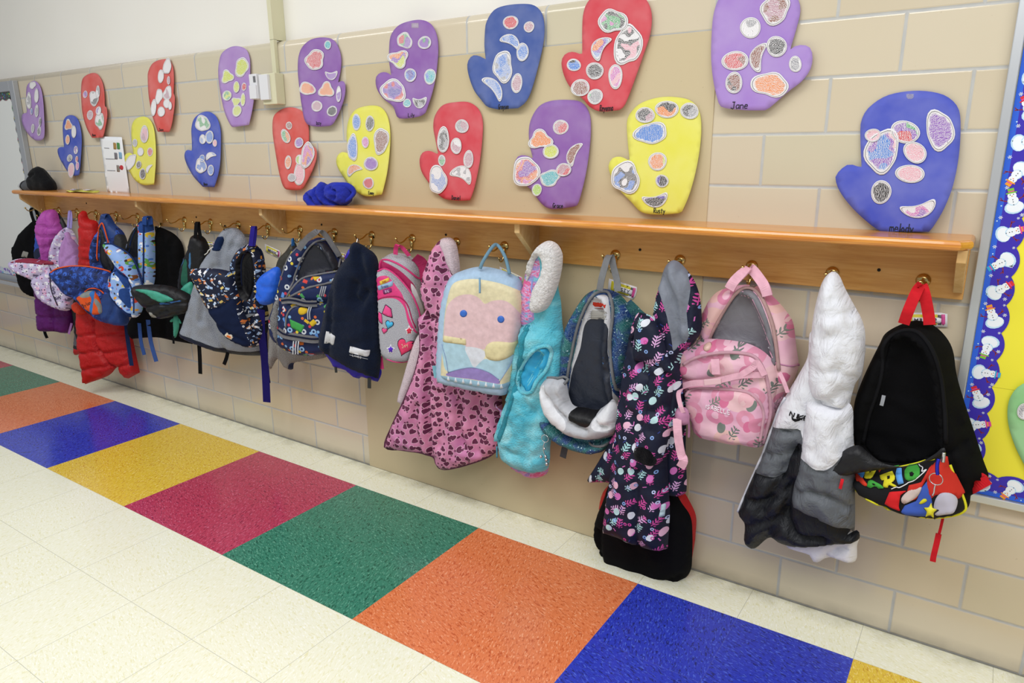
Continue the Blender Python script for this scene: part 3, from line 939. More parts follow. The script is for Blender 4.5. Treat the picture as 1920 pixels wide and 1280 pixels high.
mitten(0, [(780, 760), (800, 715), (845, 698), (885, 712), (915, 760), (932, 850), (940, 960), (940, 1105, 1), (870, 1110), (820, 1080), (775, 1010), (752, 955), (755, 925), (778, 916), (800, 930, 1), (785, 850)], YE,
       [(862, 812, 32, 55, 'es', 'd'), (805, 857, 14, 24, 'ak'), (841, 910, 20, 25, 'w'), (901, 911, 19, 26, 'r'), (790, 970, 24, 50, 'w', 'q', .4), (835, 988, 15, 24, 'k'), (862, 1043, 20, 33, 'k+'), (900, 1010, 30, 16, 'aw', 'b', -1)], '', 0, 0,
       'yellow paper mitten right beside the white instruction sheet', seed=5)
mitten(0, [(1140, 770), (1155, 710), (1200, 675), (1245, 670), (1290, 700), (1318, 770), (1325, 850), (1325, 1000), (1300, 1122, 1), (1225, 1120, 1), (1170, 1060), (1125, 980), (1110, 930), (1122, 900), (1150, 905, 1), (1145, 840)], BL,
       [(1208, 740, 42, 52, 'gw', 'q'), (1212, 835, 20, 30, 'iw'), (1255, 822, 26, 38, 'b'), (1288, 858, 14, 22, 'e+'), (1265, 935, 34, 24, 'iw', 'b', -.4), (1214, 950, 18, 22, 'b+'), (1210, 995, 32, 47, 'bw', 'q'), (1273, 1020, 20, 32, 'b')], 'Reece', 1243, 1103,
       'blue paper mitten with pale blue scribbles, left of the wall sensor and conduit', seed=6)
mitten(1, [(92, 380), (105, 320), (150, 283), (200, 275), (250, 295), (275, 350), (280, 440), (278, 510, 1), (300, 497), (313, 530), (310, 620), (290, 750, 1), (205, 762, 1), (180, 755), (140, 670), (105, 530), (92, 440)], PUL,
       [(228, 402, 42, 58, 'y+', 'q'), (145, 460, 36, 42, 'y+', 't'), (202, 522, 20, 34, 'y'), (247, 520, 15, 24, 'r+'), (150, 573, 24, 32, 'yg'), (203, 610, 28, 30, 'y', 't'), (245, 598, 14, 42, 'y'), (212, 665, 28, 36, 'y')], '', 0, 0,
       'light purple paper mitten with yellow green cutouts, just left of the white wall sensor', seed=7)
mitten(1, [(570, 340), (590, 280), (640, 235), (710, 222), (770, 235), (805, 280), (825, 350), (822, 430), (808, 498, 1), (828, 485), (855, 500), (858, 570), (835, 650), (800, 730), (780, 755, 1), (700, 760), (635, 740), (605, 640), (580, 500), (570, 420)], PU,
       [(668, 358, 60, 58, 'r', 'q'), (743, 268, 20, 28, 't+'), (768, 447, 38, 34, 'p', 'b', 3.14), (630, 532, 44, 40, 'ro', 'q'), (743, 540, 48, 48, 'o', 't', 3.1), (820, 565, 16, 48, 'pw'), (690, 637, 32, 34, 's'), (783, 667, 30, 32, 'k+')], 'Izzy', 705, 738,
       'purple paper mitten with a large red scribbled cutout, just right of the conduit box', seed=8)
mitten(1, [(415, 720), (430, 680), (480, 648), (540, 645), (590, 670), (620, 720), (632, 800), (632, 888, 1), (665, 880), (685, 900), (688, 950), (670, 1010), (630, 1090), (600, 1135), (540, 1138), (500, 1125), (470, 1050), (440, 920), (418, 800)], RE,
       [(511, 753, 18, 24, 'nw'), (497, 822, 30, 46, 'og', 'd', -.4), (576, 856, 26, 32, 'p'), (517, 973, 20, 40, 'yo'), (583, 958, 26, 30, 'lw'), (630, 930, 42, 80, 'mop', 'q'), (585, 1050, 40, 75, 'e', 'd'), (545, 1065, 25, 25, 'a')], '', 0, 0,
       'red paper mitten above the shelf left of the blue fleece hat', seed=9)
mitten(1, [(858, 780), (870, 710), (910, 655), (985, 633), (1055, 640), (1100, 690), (1122, 780), (1125, 900), (1115, 1040), (1092, 1165, 1), (990, 1177), (920, 1140), (850, 1060), (810, 990), (808, 940), (835, 912), (880, 922, 1), (862, 860)], YE,
       [(915, 732, 25, 50, 'b'), (997, 740, 28, 46, 'k'), (898, 885, 33, 75, 'b', 'q'), (972, 853, 22, 34, 'm'), (1070, 845, 44, 88, 'n', 'q'), (1012, 982, 44, 42, 'p+'), (912, 1020, 46, 36, 'o', 'b', -.5), (1001, 1098, 34, 36, 'r+')], 'Emmy', 1020, 1156,
       'yellow paper mitten just right of the blue fleece hat', seed=10)
mitten(1, [(1112, 290), (1120, 210), (1165, 150), (1240, 122), (1310, 118), (1365, 145), (1400, 210), (1412, 300), (1405, 440), (1385, 560), (1350, 680, 1), (1310, 700), (1210, 712), (1175, 700), (1150, 640), (1090, 590), (1050, 530), (1042, 465), (1070, 435), (1105, 435), (1130, 452, 1), (1115, 370)], PU,
       [(1204, 242, 48, 46, 'pgr', 'q'), (1328, 255, 40, 40, 'rpg+'), (1172, 352, 62, 56, 'opy', 't', 3.1), (1246, 450, 36, 42, 'bu'), (1368, 460, 38, 46, 'bt'), (1148, 545, 76, 66, 'upro', 'q'), (1232, 619, 24, 27, 't'), (1310, 610, 46, 42, 'ak', 'b', 3.14)], 'Lily', 1260, 690,
       'purple paper mitten with rainbow striped cutouts, its thumb pointing left', tape=(1265, 150), seed=11)
mitten(2, [(470, 200), (478, 130), (520, 60), (590, 30), (700, 20), (770, 32), (815, 80), (832, 160), (828, 260), (800, 400), (765, 540), (735, 610), (690, 650, 1), (560, 657, 1), (500, 640), (465, 600), (420, 540), (385, 450), (375, 380), (400, 335), (440, 335), (480, 357, 1), (470, 280)], BL2,
       [(625, 133, 46, 42, 'r+'), (738, 160, 32, 34, 'rs'), (630, 250, 68, 44, 'bi', 'b', .5), (703, 312, 36, 58, 'bi'), (585, 400, 64, 90, 'bia', 'q'), (535, 530, 88, 42, 'bi', 'b', .9), (674, 500, 34, 60, 'os')], 'Grayson', 597, 640,
       'blue paper mitten in the top row with a long blue scribbled cutout', seed=12, nw=.04)
mitten(2, [(1055, 180), (1060, 80), (1085, 10), (1140, -40), (1250, -62), (1370, -50), (1440, -5), (1475, 80), (1470, 200), (1430, 330), (1380, 480), (1330, 620), (1300, 660, 1), (1180, 670), (1110, 640), (1075, 600), (1000, 530), (960, 460), (940, 380), (955, 330), (1000, 310), (1058, 328, 1), (1057, 260)], RE2,
       [(1240, 125, 84, 76, 'kgm', 'q'), (1335, 270, 84, 125, 'wke', 'q'), (1172, 285, 80, 56, 'opi', 'b', -1.0), (1013, 390, 40, 38, 'kb+'), (1138, 425, 55, 50, 'k'), (1264, 450, 52, 78, 'em', 'd', 3.1), (1056, 527, 56, 50, 'sn'), (1145, 580, 46, 48, 'ag')], 'Reyonna', 1215, 648,
       'large red paper mitten cut by the top of the picture', seed=13, nw=.042)
mitten(2, [(160, 760), (170, 690), (215, 630), (290, 612), (370, 612), (430, 650), (460, 720), (462, 830), (450, 980), (425, 1120), (400, 1200, 1), (330, 1203), (240, 1190), (190, 1150), (150, 1100), (105, 1030), (90, 960), (105, 915), (145, 905), (195, 927, 1), (175, 840)], RE2,
       [(335, 757, 40, 42, 'as'), (225, 848, 44, 82, 'ka', 'd'), (304, 875, 32, 50, 'sw'), (218, 962, 22, 34, 'ga'), (381, 955, 30, 56, 's'), (202, 1078, 50, 90, 'iw', 'q'), (345, 1050, 72, 56, 'aw', 'b', .5)], 'Daniel', 313, 1185,
       'red paper mitten in the lower row with grey scribbled cutouts and its thumb pointing left', seed=14, nw=.035)
mitten(2, [(735, 800), (745, 720), (790, 640), (860, 605), (960, 598), (1050, 612), (1100, 680), (1112, 780), (1105, 920), (1085, 1070), (1055, 1200), (1040, 1235, 1), (940, 1250), (870, 1250), (820, 1215), (760, 1140), (700, 1090), (665, 1040), (655, 990), (680, 935), (730, 935), (765, 955, 1), (745, 880)], PU,
       [(926, 762, 46, 46, 'rs'), (808, 838, 74, 60, 'o+', 't', 3.1), (872, 908, 46, 46, 'y+'), (1012, 922, 78, 42, 'n+', 'b', -1.1), (728, 1030, 72, 98, 'promo', 'q'), (952, 1018, 46, 40, 'rs+'), (870, 1067, 60, 50, 't+', 'q'), (796, 1138, 30, 36, 'l+')], 'Grace', 922, 1232,
       'purple paper mitten in the lower row with a teal cutout and a brown bean cutout', seed=15, nw=.036)
mitten(3, [(172, 740), (190, 680), (250, 620), (350, 585), (450, 580), (550, 600), (605, 660), (622, 760), (615, 900), (590, 1050), (555, 1180), (515, 1275, 1), (400, 1285), (280, 1275), (210, 1210), (140, 1140), (90, 1060), (70, 1000), (90, 950), (140, 940), (195, 967, 1), (180, 860)], YE,
       [(282, 690, 60, 46, 'sk'), (412, 655, 70, 54, 'ok+'), (550, 665, 56, 50, 'ak'), (318, 798, 95, 68, 'b+', 'q'), (360, 968, 58, 54, 'yo'), (175, 1065, 90, 90, 'wkb', 'q'), (390, 1085, 40, 38, 'uk+'), (352, 1195, 78, 50, 'uk+', 'b', 3.0)], 'Rusty', 378, 1262,
       'yellow paper mitten above the rack in the lower row, largest of the yellow ones', seed=16, nw=.034)
mitten(3, [(685, 200), (695, 80), (725, -10), (770, -60), (860, -85), (1000, -90), (1120, -75), (1195, -15), (1215, 60), (1195, 160), (1155, 298, 1), (1190, 275), (1240, 270), (1280, 290), (1293, 350), (1280, 420), (1230, 490), (1150, 550), (1070, 620), (1020, 662, 1), (900, 662), (760, 645), (730, 600), (700, 480), (685, 350)], 'a280c8',
       [(1063, 55, 88, 90, 'sn', 'q'), (916, 165, 64, 62, 'aw'), (1075, 278, 64, 62, 'k'), (968, 340, 92, 54, 'ns', 'b', -1.3), (829, 365, 82, 58, 'nr'), (825, 497, 48, 68, 'nk'), (1040, 508, 108, 78, 'o', 'q'), (1190, 385, 38, 50, 'aw')], 'Jane', 858, 633,
       'large lavender paper mitten cut by the top of the picture, right of the red one', seed=17, nw=.042)
mitten(4, [(552, 520), (560, 460), (600, 390), (700, 320), (830, 290), (960, 290), (1070, 320), (1140, 390), (1155, 500), (1145, 680), (1110, 860), (1050, 1010), (975, 1130, 1), (680, 1130, 1), (620, 1090), (520, 1000), (440, 900), (408, 820), (420, 780), (470, 735), (510, 732), (562, 752, 1), (555, 640)], '4a56bc',
       [(683, 650, 103, 132, 'bpe', 'q'), (628, 555, 48, 40, 'e'), (822, 535, 93, 66, 'gpr', 'o', .25), (1030, 525, 90, 116, 'p', 'q'), (882, 658, 78, 58, 'e', 'o', .6), (853, 786, 90, 54, 'e'), (680, 895, 62, 70, 'k+'), (905, 992, 110, 58, 'pmw', 'b', 2.95)], 'melody', 805, 1108,
       'big blue paper mitten at the right end of the shelf, beside the snowman border', tape=(850, 320), seed=18, nw=.05, lift=(.004, .03, .01))

# ---------------------------------------------------------------- bulletin board with snowman border
def disc(cx, cz, r, y, n=12, sx=1, sz=1, a0=0):
    V = [(cx + sx * r * math.cos(a0 + 2 * math.pi * i / n), y, cz + sz * r * math.sin(a0 + 2 * math.pi * i / n)) for i in range(n)]
    return V, [tuple(range(n))]


def quad(p, q, w, y):
    p, q = np.array(p), np.array(q); t = q - p; t = t / np.linalg.norm(t); s_ = np.array([-t[1], t[0]]) * w / 2
    c = [p - s_, q - s_, q + s_, p + s_]
    return [(a[0], y, a[1]) for a in c], [(0, 1, 2, 3)]


def flatm(name, col): return plain(name, col, .55, 0, .3)


BCOL = {'sky': flatm('border_sky', '3d2fb0'), 'lt': flatm('border_blue', '2f62d8'), 'w': flatm('snow_white', 'eef4fb'), 'ws': flatm('snow_shade', 'bfe0f6'),
        'k': flatm('coal', '23202a'), 'n': flatm('twig', '8a2f2a'), 'o': flatm('carrot', 'ee8a2a'), 'g': flatm('hat_green', '7cc23a'),
        'p': flatm('hat_pink', 'e0489a'), 'r': flatm('hat_red', 'd8303a'), 't': flatm('hat_teal', '3aa6d8'), 'y': flatm('hat_orange', 'f0a030')}
BK_ = list(BCOL)


def snowman(cx, cz, ang, hat, y):
    """printed snowman, returns list of (verts, faces, colour)"""
    out = []
    def add(vf, c): out.append((vf[0], vf[1], c))
    add(quad((-.006, .004), (-.019, .010), .0016, y - .0002), 'n'); add(quad((-.015, .008), (-.017, .014), .0014, y - .0002), 'n')
    add(quad((.006, .004), (.019, .009), .0016, y - .0002), 'n'); add(quad((.015, .0075), (.018, .013), .0014, y - .0002), 'n')
    add(disc(0, -.008, .0135, y - .0003, 14, 1.1, .85), 'ws'); add(disc(.001, -.0072, .0118, y - .0004, 14, 1.1, .82), 'w')
    add(disc(0, .004, .0085, y - .0005), 'ws'); add(disc(.0006, .0045, .0076, y - .0006), 'w')
    add(disc(0, .0135, .0068, y - .0007), 'w')
    add(quad((-.008, .0185), (.008, .0185), .002, y - .0009), hat); add(quad((0, .0185), (0, .0265), .0095, y - .0008), hat)
    add(quad((-.0047, .021), (.0047, .021), .0018, y - .0009), 'p' if hat != 'p' else 'y')
    for a, b in ((-.0024, .0152), (.0024, .0152), (0, .006), (0, .002), (0, -.003)): add(disc(a, b, .0009, y - .0009, 6), 'k')
    add(disc(0, .0125, .0012, y - .0010, 3, 1.6, 1), 'o')
    c, s_ = math.cos(ang), math.sin(ang)
    k_ = 1.25
    return [([(cx + k_ * (x * c - z * s_), yy, cz + k_ * (x * s_ + z * c)) for x, yy, z in v], f, k) for v, f, k in out]


def flake(cx, cz, r, y):
    out = []
    for a in (0, 1.047, 2.094):
        out.append(quad((cx - r * math.cos(a), cz - r * math.sin(a)), (cx + r * math.cos(a), cz + r * math.sin(a)), r * .28, y - .0003) + ('w',))
    return out


def border(name, length, place, parent, n):
    """scalloped strip of length along +s, width along +t; place maps (s, t) to (x, z)"""
    step = length / n; V, F, M = [], [], []
    top = []
    for i in range(n * 8 + 1):
        s_ = i * length / (n * 8)
        top.append((s_, .050 + .011 * abs(math.sin(math.pi * s_ / step)) ** .8))
    y = -.0135
    for (s_, t_) in top:
        for tt, yy in ((0, y), (.012, y), (t_, y), (0, y + .0008), (t_, y + .0008)):
            x, z = place(s_, tt); V.append((x, yy, z))
    for i in range(len(top) - 1):
        a, b = i * 5, i * 5 + 5
        F += [(a, b, b + 1, a + 1), (a + 1, b + 1, b + 2, a + 2), (a + 2, b + 2, b + 4, a + 4), (a + 3, a + 4, b + 4, b + 3), (a, a + 3, b + 3, b)]; M += ['lt', 'sky', 'sky', 'sky', 'sky']
    r_ = random.Random(5)
    hats = 'gyprtgyrtp'
    for i in range(n):
        s_ = (i + .5) * step; x, z = place(s_, .030)
        for v, f, c in snowman(x, z, [0.3, 2.6, -1.3, .5, -1.6, 2.9, .4, -.9, 2.2, -1.2][i % 10], hats[i % 10], y):
            k = len(V); V += v; F += [tuple(q + k for q in g) for g in f]; M += [c] * len(f)
        for j in range(4):
            x, z = place(s_ + step * (.5 if j < 2 else r_.uniform(-.4, .4)), [.012, .044, .048, .008][j] + r_.uniform(-.003, .003))
            for v, f, c in (flake(x, z, .0042 if j % 2 == 0 else .003, y) if j < 3 else [disc(x, z, .0016, y - .0003, 8) + ('ws',)]):
                k = len(V); V += v; F += [tuple(q + k for q in g) for g in f]; M += [c] * len(f)
    return mk(name, V, F, [BCOL[k] for k in BK_], parent, [BK_.index(m) for m in M], smooth=False)


ALU = plain('brushed_aluminium', 'c9ccd0', .38, .7)
BX, BZ = .677, .447
brd = empty('bulletin_board', (BX, 0, BZ), 'bulletin board covered in yellow paper with a purple snowman border and aluminium frame', 'bulletin board')
fr_ = join(box(BX, BX + .02, -.022, -.001, BZ, 2.3), box(BX + .0201, 1.7, -.022, -.001, BZ, BZ + .02))
bevel(mk('frame', *fr_, ALU, brd, smooth=False), .002)
yp = N('yellow_backing_paper', .8); yc = yp.mix(yp.rng(yp.noise(yp.pos(), 4, 2)[0], .3, .7, 0, .2), 'f0e63e', 'f4ea58')
py = yp.xyz(yp.pos()); seam = yp.m1('LESS_THAN', yp.m1('ABSOLUTE', yp.m1('SUBTRACT', py[2], .742)), .0006)
yc = yp.mix(yp.m1('MULTIPLY', seam, .6), yc, '9c8f20')
mk('backing_paper', *box(BX + .0201, 1.7, -.0115, -.002, BZ + .0201, 2.3), yp.out(yc, .75, .3), brd, smooth=False)
border('border_trim', 1.72, lambda s_, t_: (BX + .021 + t_, BZ + .03 + s_), brd, 26)
border('border_trim', .9, lambda s_, t_: (BX + .021 + s_ + .03, BZ + .021 + t_), brd, 14)
# green mitten pinned on the board
fr = Frame(1915, 790, .018)
S = Surf(fr, [(1890, 790), (1892, 750), (1912, 722), (1950, 712), (1990, 730), (2010, 800), (2000, 900), (1960, 960), (1925, 880), (1903, 835)], T=0, R=.01)
S.fn = lambda Q: .0 + .003 * np.cos(Q[:, 0] * 12)
t = S.mesh('paper_mitten', paper('8fc98a'), None, cell=.016, thick=.0006)
tag(t, 'pale green paper mitten pinned on the yellow bulletin board at the right edge', 'paper mitten')
cutout(S, 1922, 770, 16, 15, 'aw', 'o', 0, t, 77)

# ---------------------------------------------------------------- whiteboard at the far left
wb = empty('whiteboard', (-4.8, 0, .47), 'whiteboard in a grey aluminium frame at the left edge of the wall', 'whiteboard')
WX = -3.985
bevel(mk('frame', *join(box(WX - .055, WX, -.03, -.001, .50, 1.69), box(-6.2, WX - .0551, -.03, -.001, 1.635, 1.69), box(-6.2, WX - .0551, -.03, -.001, .50, .54)), plain('grey_frame', 'aeb1b6', .4, .4), wb, smooth=False), .003)
mk('writing_surface', *box(-6.2, WX - .0552, -.018, -.004, .541, 1.634), plain('white_enamel', 'e4e6e4', .3), wb, smooth=False)
bevel(mk('marker_tray', *join(box(-6.2, WX - .03, -.06, -.0301, .485, .497), box(-6.2, WX - .03, -.065, -.0601, .485, .508)), ALU, wb, smooth=False), .002)
nb_ = printed('confetti_border', '4a4f52', [(60, 'disc', .3, ['d8c23a', '5aa86a', 'b84a6a', '3a6ab0'], .8)], .6, 'flat')
V, F = [], []
zz = np.arange(.60, 1.634, .012)
for i, z in enumerate(zz):
    w = .026 + .006 * math.sin(i * 1.3)
    V += [(WX - .0552 - w, -.0195, z), (WX - .0553, -.0195, z)]
F = [(2 * i, 2 * i + 1, 2 * i + 3, 2 * i + 2) for i in range(len(zz) - 1)]
mk('side_border', V, F, nb_, wb, uv=[(v[0], v[2]) for v in V], smooth=False)
V = []; xx = np.arange(-6.1, WX - .055, .012)
for i, x in enumerate(xx): V += [(x, -.0195, 1.633), (x, -.0195, 1.60 - .012 * abs(math.sin(i * .45)))]
F = [(2 * i, 2 * i + 1, 2 * i + 3, 2 * i + 2) for i in range(len(xx) - 1)]
mk('top_border', V, F, nb_, wb, uv=[(v[0], v[2]) for v in V], smooth=False)
V = []; xx = np.arange(-6.1, WX - .06, .012)
for i, x in enumerate(xx): V += [(x, -.0195, .542), (x, -.0195, .575 + .01 * abs(math.sin(i * .45)))]
mk('bottom_border', V, [(2 * i, 2 * i + 1, 2 * i + 3, 2 * i + 2) for i in range(len(xx) - 1)],
   printed('flower_border', 'c9d3e0', [(34, 'disc', .34, ['d86a7a', '8a6ac0', 'e0a84a', '5aa0c8'], .9)], .6, 'flat'), wb, uv=[(v[0], v[2]) for v in V], smooth=False)

# ---------------------------------------------------------------- instruction sheet
fr = Frame(690, 990, .01, 0, (0, 0), 3.2)
S = Surf(fr, [(604, 818), (735, 822), (773, 1165), (640, 1150)], T=0, smooth=False)
S.fn = lambda Q: .004 * np.sin(Q[:, 1] * 9)
t = S.mesh('instruction_sheet', plain('white_paper', 'eceef2', .8), None, cell=.02, thick=.0005)
tag(t, 'white printed sheet with small pictures taped on the wall above the shelf', 'paper sheet')


def patch(S, name, pts, mat, parent, lift=.0006, thick=.0005, cell=.01, smooth=False, T=0, R=.01, regions=()):
    P = Surf(S.fr, pts, T=T, R=R, smooth=smooth, base=None, tplane=S.tp)
    P.base = S; P.off = lift
    return P, P.mesh(name, mat, parent, cell=cell, thick=thick + T, regions=regions)


for (x, y), c in zip([(692, 875), (713, 875), (697, 935), (724, 932), (708, 1010)], ['a8844a', '4a8a4a', '77737a', '7fa8c8', '8a8078']):
    patch(S, 'printed_picture', [(x - 9, y - 20), (x + 9, y - 18), (x + 11, y + 22), (x - 7, y + 20)], plain('print_' + c, c, .7), t)
patch(S, 'printed_picture', [(716, 1005), (722, 990), (735, 992), (741, 1005), (736, 1020), (722, 1018)], plain('print_red', 'c03038', .7), t)
for y, x1 in ((889, 660), (954, 692), (1024, 692)):
    patch(S, 'printed_line', [(628 + (y - 889) * .1, y - 4), (x1, y - 2), (x1, y + 3), (628 + (y - 889) * .1, y + 1)], plain('print_grey', '9a9aa0', .8), t)

# ---------------------------------------------------------------- name cards with a printed pencil
YEL, PNK, WHC, GRY = plain('pencil_yellow', 'd9cf35', .5), plain('eraser_pink', 'd8549a', .5), plain('card_white', 'e9e9ee', .45), plain('ferrule_grey', '55555c', .5)


def namecard(pts, o, sc, label, text='', d=.0045):
    """pts: four corners, top left first, clockwise"""
    cx = sum(p[0] for p in pts) / 4; cy = sum(p[1] for p in pts) / 4
    fr = Frame(cx, cy, d, 0, o, sc)
    S = Surf(fr, pts, T=0, smooth=False)
    t = S.mesh('name_card', WHC, None, cell=.02, thick=.0006)
    tag(t, label, 'name card', 'pencil name cards under the coat rack')
    A = [np.array(p, float) for p in pts]
    def L(a, b): return tuple(A[0] * (1 - a) * (1 - b) + A[1] * a * (1 - b) + A[2] * a * b + A[3] * (1 - a) * b)
    def q(a0, b0, a1, b1): return [L(a0, b0), L(a1, b0), L(a1, b1), L(a0, b1)]
    patch(S, 'pencil_print', q(.10, .12, .78, .88), YEL, t)
    patch(S, 'eraser_print', q(.86, .12, .95, .88), PNK, t)
    patch(S, 'ferrule_print', q(.78, .14, .86, .86), GRY, t)
    patch(S, 'writing_panel', q(.20, .34, .86, .74), WHC, t, .001)
    if text:
        w = np.linalg.norm(wp(*fr.c(*pts[1]), d) - wp(*fr.c(*pts[0]), d)); v = wp(*fr.c(*pts[1]), d) - wp(*fr.c(*pts[0]), d)
        writing('printed_name', text, S, *L(.5, .54), w * .5, .0105, INK, t, .0009, math.atan2(v[2], v[0]), lift=.0018)
    return t


namecard([(885, 246), (980, 290), (975, 336), (884, 292)], (220, 380), 3.2, 'white pencil name card right of the navy construction print backpack', 'BROOK')
namecard([(645, 245), (790, 290), (772, 352), (638, 305)], (900, 430), 2.6675, 'white pencil name card beside the grey loop of the teal backpack', 'RUSTY')
namecard([(385, 190), (566, 190), (566, 250), (385, 246)], (1520, 500), 2.2075, 'white pencil name card behind the red loop of the black backpack', 'MILLER')
namecard([(685, 212), (802, 268), (798, 300), (684, 244)], (680, 420), 2.6675, 'white pencil name card behind the handle of the pastel backpack', '')
namecard([(1040, 495), (1112, 505), (1108, 572), (1036, 560)], (440, 380), 5.333, 'white pencil name card right of the grey trimmed traffic print backpack', '')
namecard([(1850, 570), (1912, 578), (1908, 640), (1846, 630)], (440, 380), 5.333, 'white pencil name card behind the strap of the grey and pink backpack', '')
namecard([(1190, 585), (1300, 600), (1296, 655), (1186, 640)], (200, 360), 6.4, 'white pencil name card left of the navy patch of the grey hooded coat', '')

# ---------------------------------------------------------------- things lying on the shelf
FLB = cloth('2f3cb8', 'fleece')
fr = Frame(612, 372, .085, .15)
hat = empty('fleece_hat', fr.p(612, 389), 'crumpled royal blue fleece hat lying on the shelf', 'hat')
S = Surf(fr, [(573, 366), (578, 357), (590, 352), (600, 341), (608, 343), (612, 348), (622, 342), (640, 342), (652, 348), (657, 362), (656, 378), (645, 387), (620, 388), (598, 391), (582, 385), (574, 376)],
         T=.038, R=.035, back=1.0, creases=[([(600, 345), (600, 365), (612, 385)], .016, .006), ([(612, 350), (618, 372), (640, 385)], .022, .007), ([(578, 362), (592, 372), (598, 386)], .014, .007), ([(628, 352), (640, 362), (634, 372)], .015, .006)], wob=(.004, .03))
S.mesh('crown', FLB, hat, cell=.007)
P = [(575, 372), (584, 383), (598, 388), (608, 380), (620, 374), (634, 380), (648, 376), (653, 362), (645, 350), (630, 348), (622, 356), (628, 365), (638, 366)]
rl = sp3([S.pt(a, b, -.006) for a, b in P], 5)
mk('rolled_brim', *tube(rl, [.010 + .003 * math.sin(i * .35) for i in range(len(rl))], 10), FLB, hat)

BF = cloth('17181b', 'fleece')
fr = Frame(72, 340, .09, .3, 0, 1)
hat = empty('winter_hat', fr.p(72, 361), 'black winter hat with grey band and white stripe at the left shelf end', 'hat')
S = Surf(fr, [(39, 346), (44, 339), (54, 336), (57, 326), (64, 315), (72, 312), (80, 318), (90, 330), (99, 342), (102, 356), (95, 361), (70, 362), (50, 361), (42, 354)],
         T=.045, R=.05, back=1.0, creases=[([(57, 330), (66, 332), (74, 325)], .012, .006), ([(52, 338), (58, 350), (68, 361)], .004, .004)], wob=(.002, .04))
S.mesh('crown', [BF, cloth('5d5f63', 'fleece'), cloth('d8d8da', 'fleece')], hat, cell=.009,
       regions=[([(52, 337), (60, 337), (64, 348), (70, 361), (60, 362), (53, 350)], 1), ([(43, 340), (47, 339), (49, 348), (55, 361), (51, 361), (45, 350)], 2)])

# yellow mitten with cutouts lying flat on the shelf
def onshelf(px, py, z=SHZ + .001):
    r = ray(px, py); k = (z - CAMP[2]) / r[2]; return CAMP + r * k


t = empty('paper_mitten', (-3.28, -.085, SHZ + .001), 'yellow paper mitten with cutouts lying flat on the shelf under the white sheet', 'paper mitten')
ol = resample(spline([(-3.42, -.03), (-3.46, -.07), (-3.40, -.11), (-3.30, -.135), (-3.19, -.125), (-3.14, -.08), (-3.20, -.035), (-3.30, -.015)], 4), .02)
V = [(p[0], p[1], SHZ + .002 + .006 * abs(math.sin(p[0] * 20))) for p in ol] + [(p[0], p[1], SHZ + .0012 + .006 * abs(math.sin(p[0] * 20))) for p in ol]
k = len(ol)
mk('paper_sheet', V + [(-3.3, -.075, SHZ + .006), (-3.3, -.075, SHZ + .0052)], [(i, (i + 1) % k, 2 * k) for i in range(k)] + [((i + 1) % k + k, i + k, 2 * k + 1) for i in range(k)] + [((i + 1) % k, i, i + k, (i + 1) % k + k) for i in range(k)], paper(YE), t, uv=[(v[0], v[1]) for v in V] + [(0, 0)] * 2)
for x, y, r, code in ((-3.38, -.06, .028, 'kw'), (-3.32, -.1, .026, 'pw'), (-3.26, -.05, .03, 'aw'), (-3.21, -.09, .026, 'es')):
    V = [(x, y, SHZ + .0105)] + [(x + r * q * math.cos(a), y + r * .8 * q * math.sin(a), SHZ + .0105 + .004 * q * abs(math.sin(a + 1))) for q in (.5, .9, 1) for a in [i * math.pi / 8 for i in range(16)]]
    F = [(0, 1 + i, 1 + (i + 1) % 16) for i in range(16)] + [(1 + j * 16 + i, 17 + j * 16 + i, 17 + j * 16 + (i + 1) % 16, 1 + j * 16 + (i + 1) % 16) for j in (0, 1) for i in range(16)]
    m_ = len(V); F += [tuple(i + m_ for i in f[::-1]) for f in F]; V += [(a, b, c - .0005) for a, b, c in V]
    mk('paper_cutout', V, F, scribble(code), t, uv=[(v[0], v[1]) for v in V], attr=([0] + [.5] * 16 + [.9] * 16 + [1] * 16) * 2)

# ---------------------------------------------------------------- hung coats and backpacks
KR = dict(F=(0, 340, 3.2), G=(220, 380, 3.2), H=(460, 380, 3.2), I=(680, 420, 2.6675), J=(900, 430, 2.6675), K=(1080, 450, 2.7826), L=(1060, 760, 3.556),
          M=(1360, 480, 2.134), N=(1520, 500, 2.2075), F2=(80, 480, 8.0), G2=(230, 520, 8.0), H2=(500, 500, 6.4), I2=(700, 470, 5.82), N2=(1540, 820, 5.334))


def fra(key, x, y, d, yaw=None, k=.5):
    ox, oy, sc = KR[key]
    if yaw is None:
        A = wp(ox + x / sc, oy + y / sc, d)
        yaw = k * math.atan2(CAMP[0] - A[0], A[1] - CAMP[1])
    return Frame(x, y, d, yaw, (ox, oy), sc)


def refr(fr, key):
    """same plane, other picture crop"""
    g = object.__new__(Frame); g.__dict__.update(fr.__dict__)
    ox, oy, sc = KR[key]; g.o, g.sc = (ox, oy), sc
    return g


def piece(t, name, fr, out, mat, T=.03, R=.04, dd=0.0, back=.2, cr=(), wob=None, cell=.011, reg=(), fn=None, slope=None, smooth=True, rec=()):
    S = Surf(fr, out, T=T, R=R, back=back, off=dd, creases=cr, wob=wob, fn=fn, slope=slope, smooth=smooth, tplane=dd)
    S.rec = [(np.array([fr.uv(p[0], p[1], dd) for p in spline(r[0], 4)]), r[1], r[2]) for r in rec]
    o = S.mesh(name, mat, t, cell=cell, regions=reg)
    S.ob = o
    return S


def on(S, name, pts, mat, t, T=.004, R=.008, lift=.0008, cell=.009, smooth=True, reg=(), fr=None, cr=(), wob=None):
    """raised piece lying on another piece"""
    P = Surf(fr or S.fr, pts, T=T, R=R, base=S, off=lift, smooth=smooth, tplane=S.tp + S.T * .8, creases=cr, wob=wob)
    B = S
    o = P.mesh(name, mat, t, cell=cell, thick=T + .002, regions=reg)
    P.ob = o
    return P


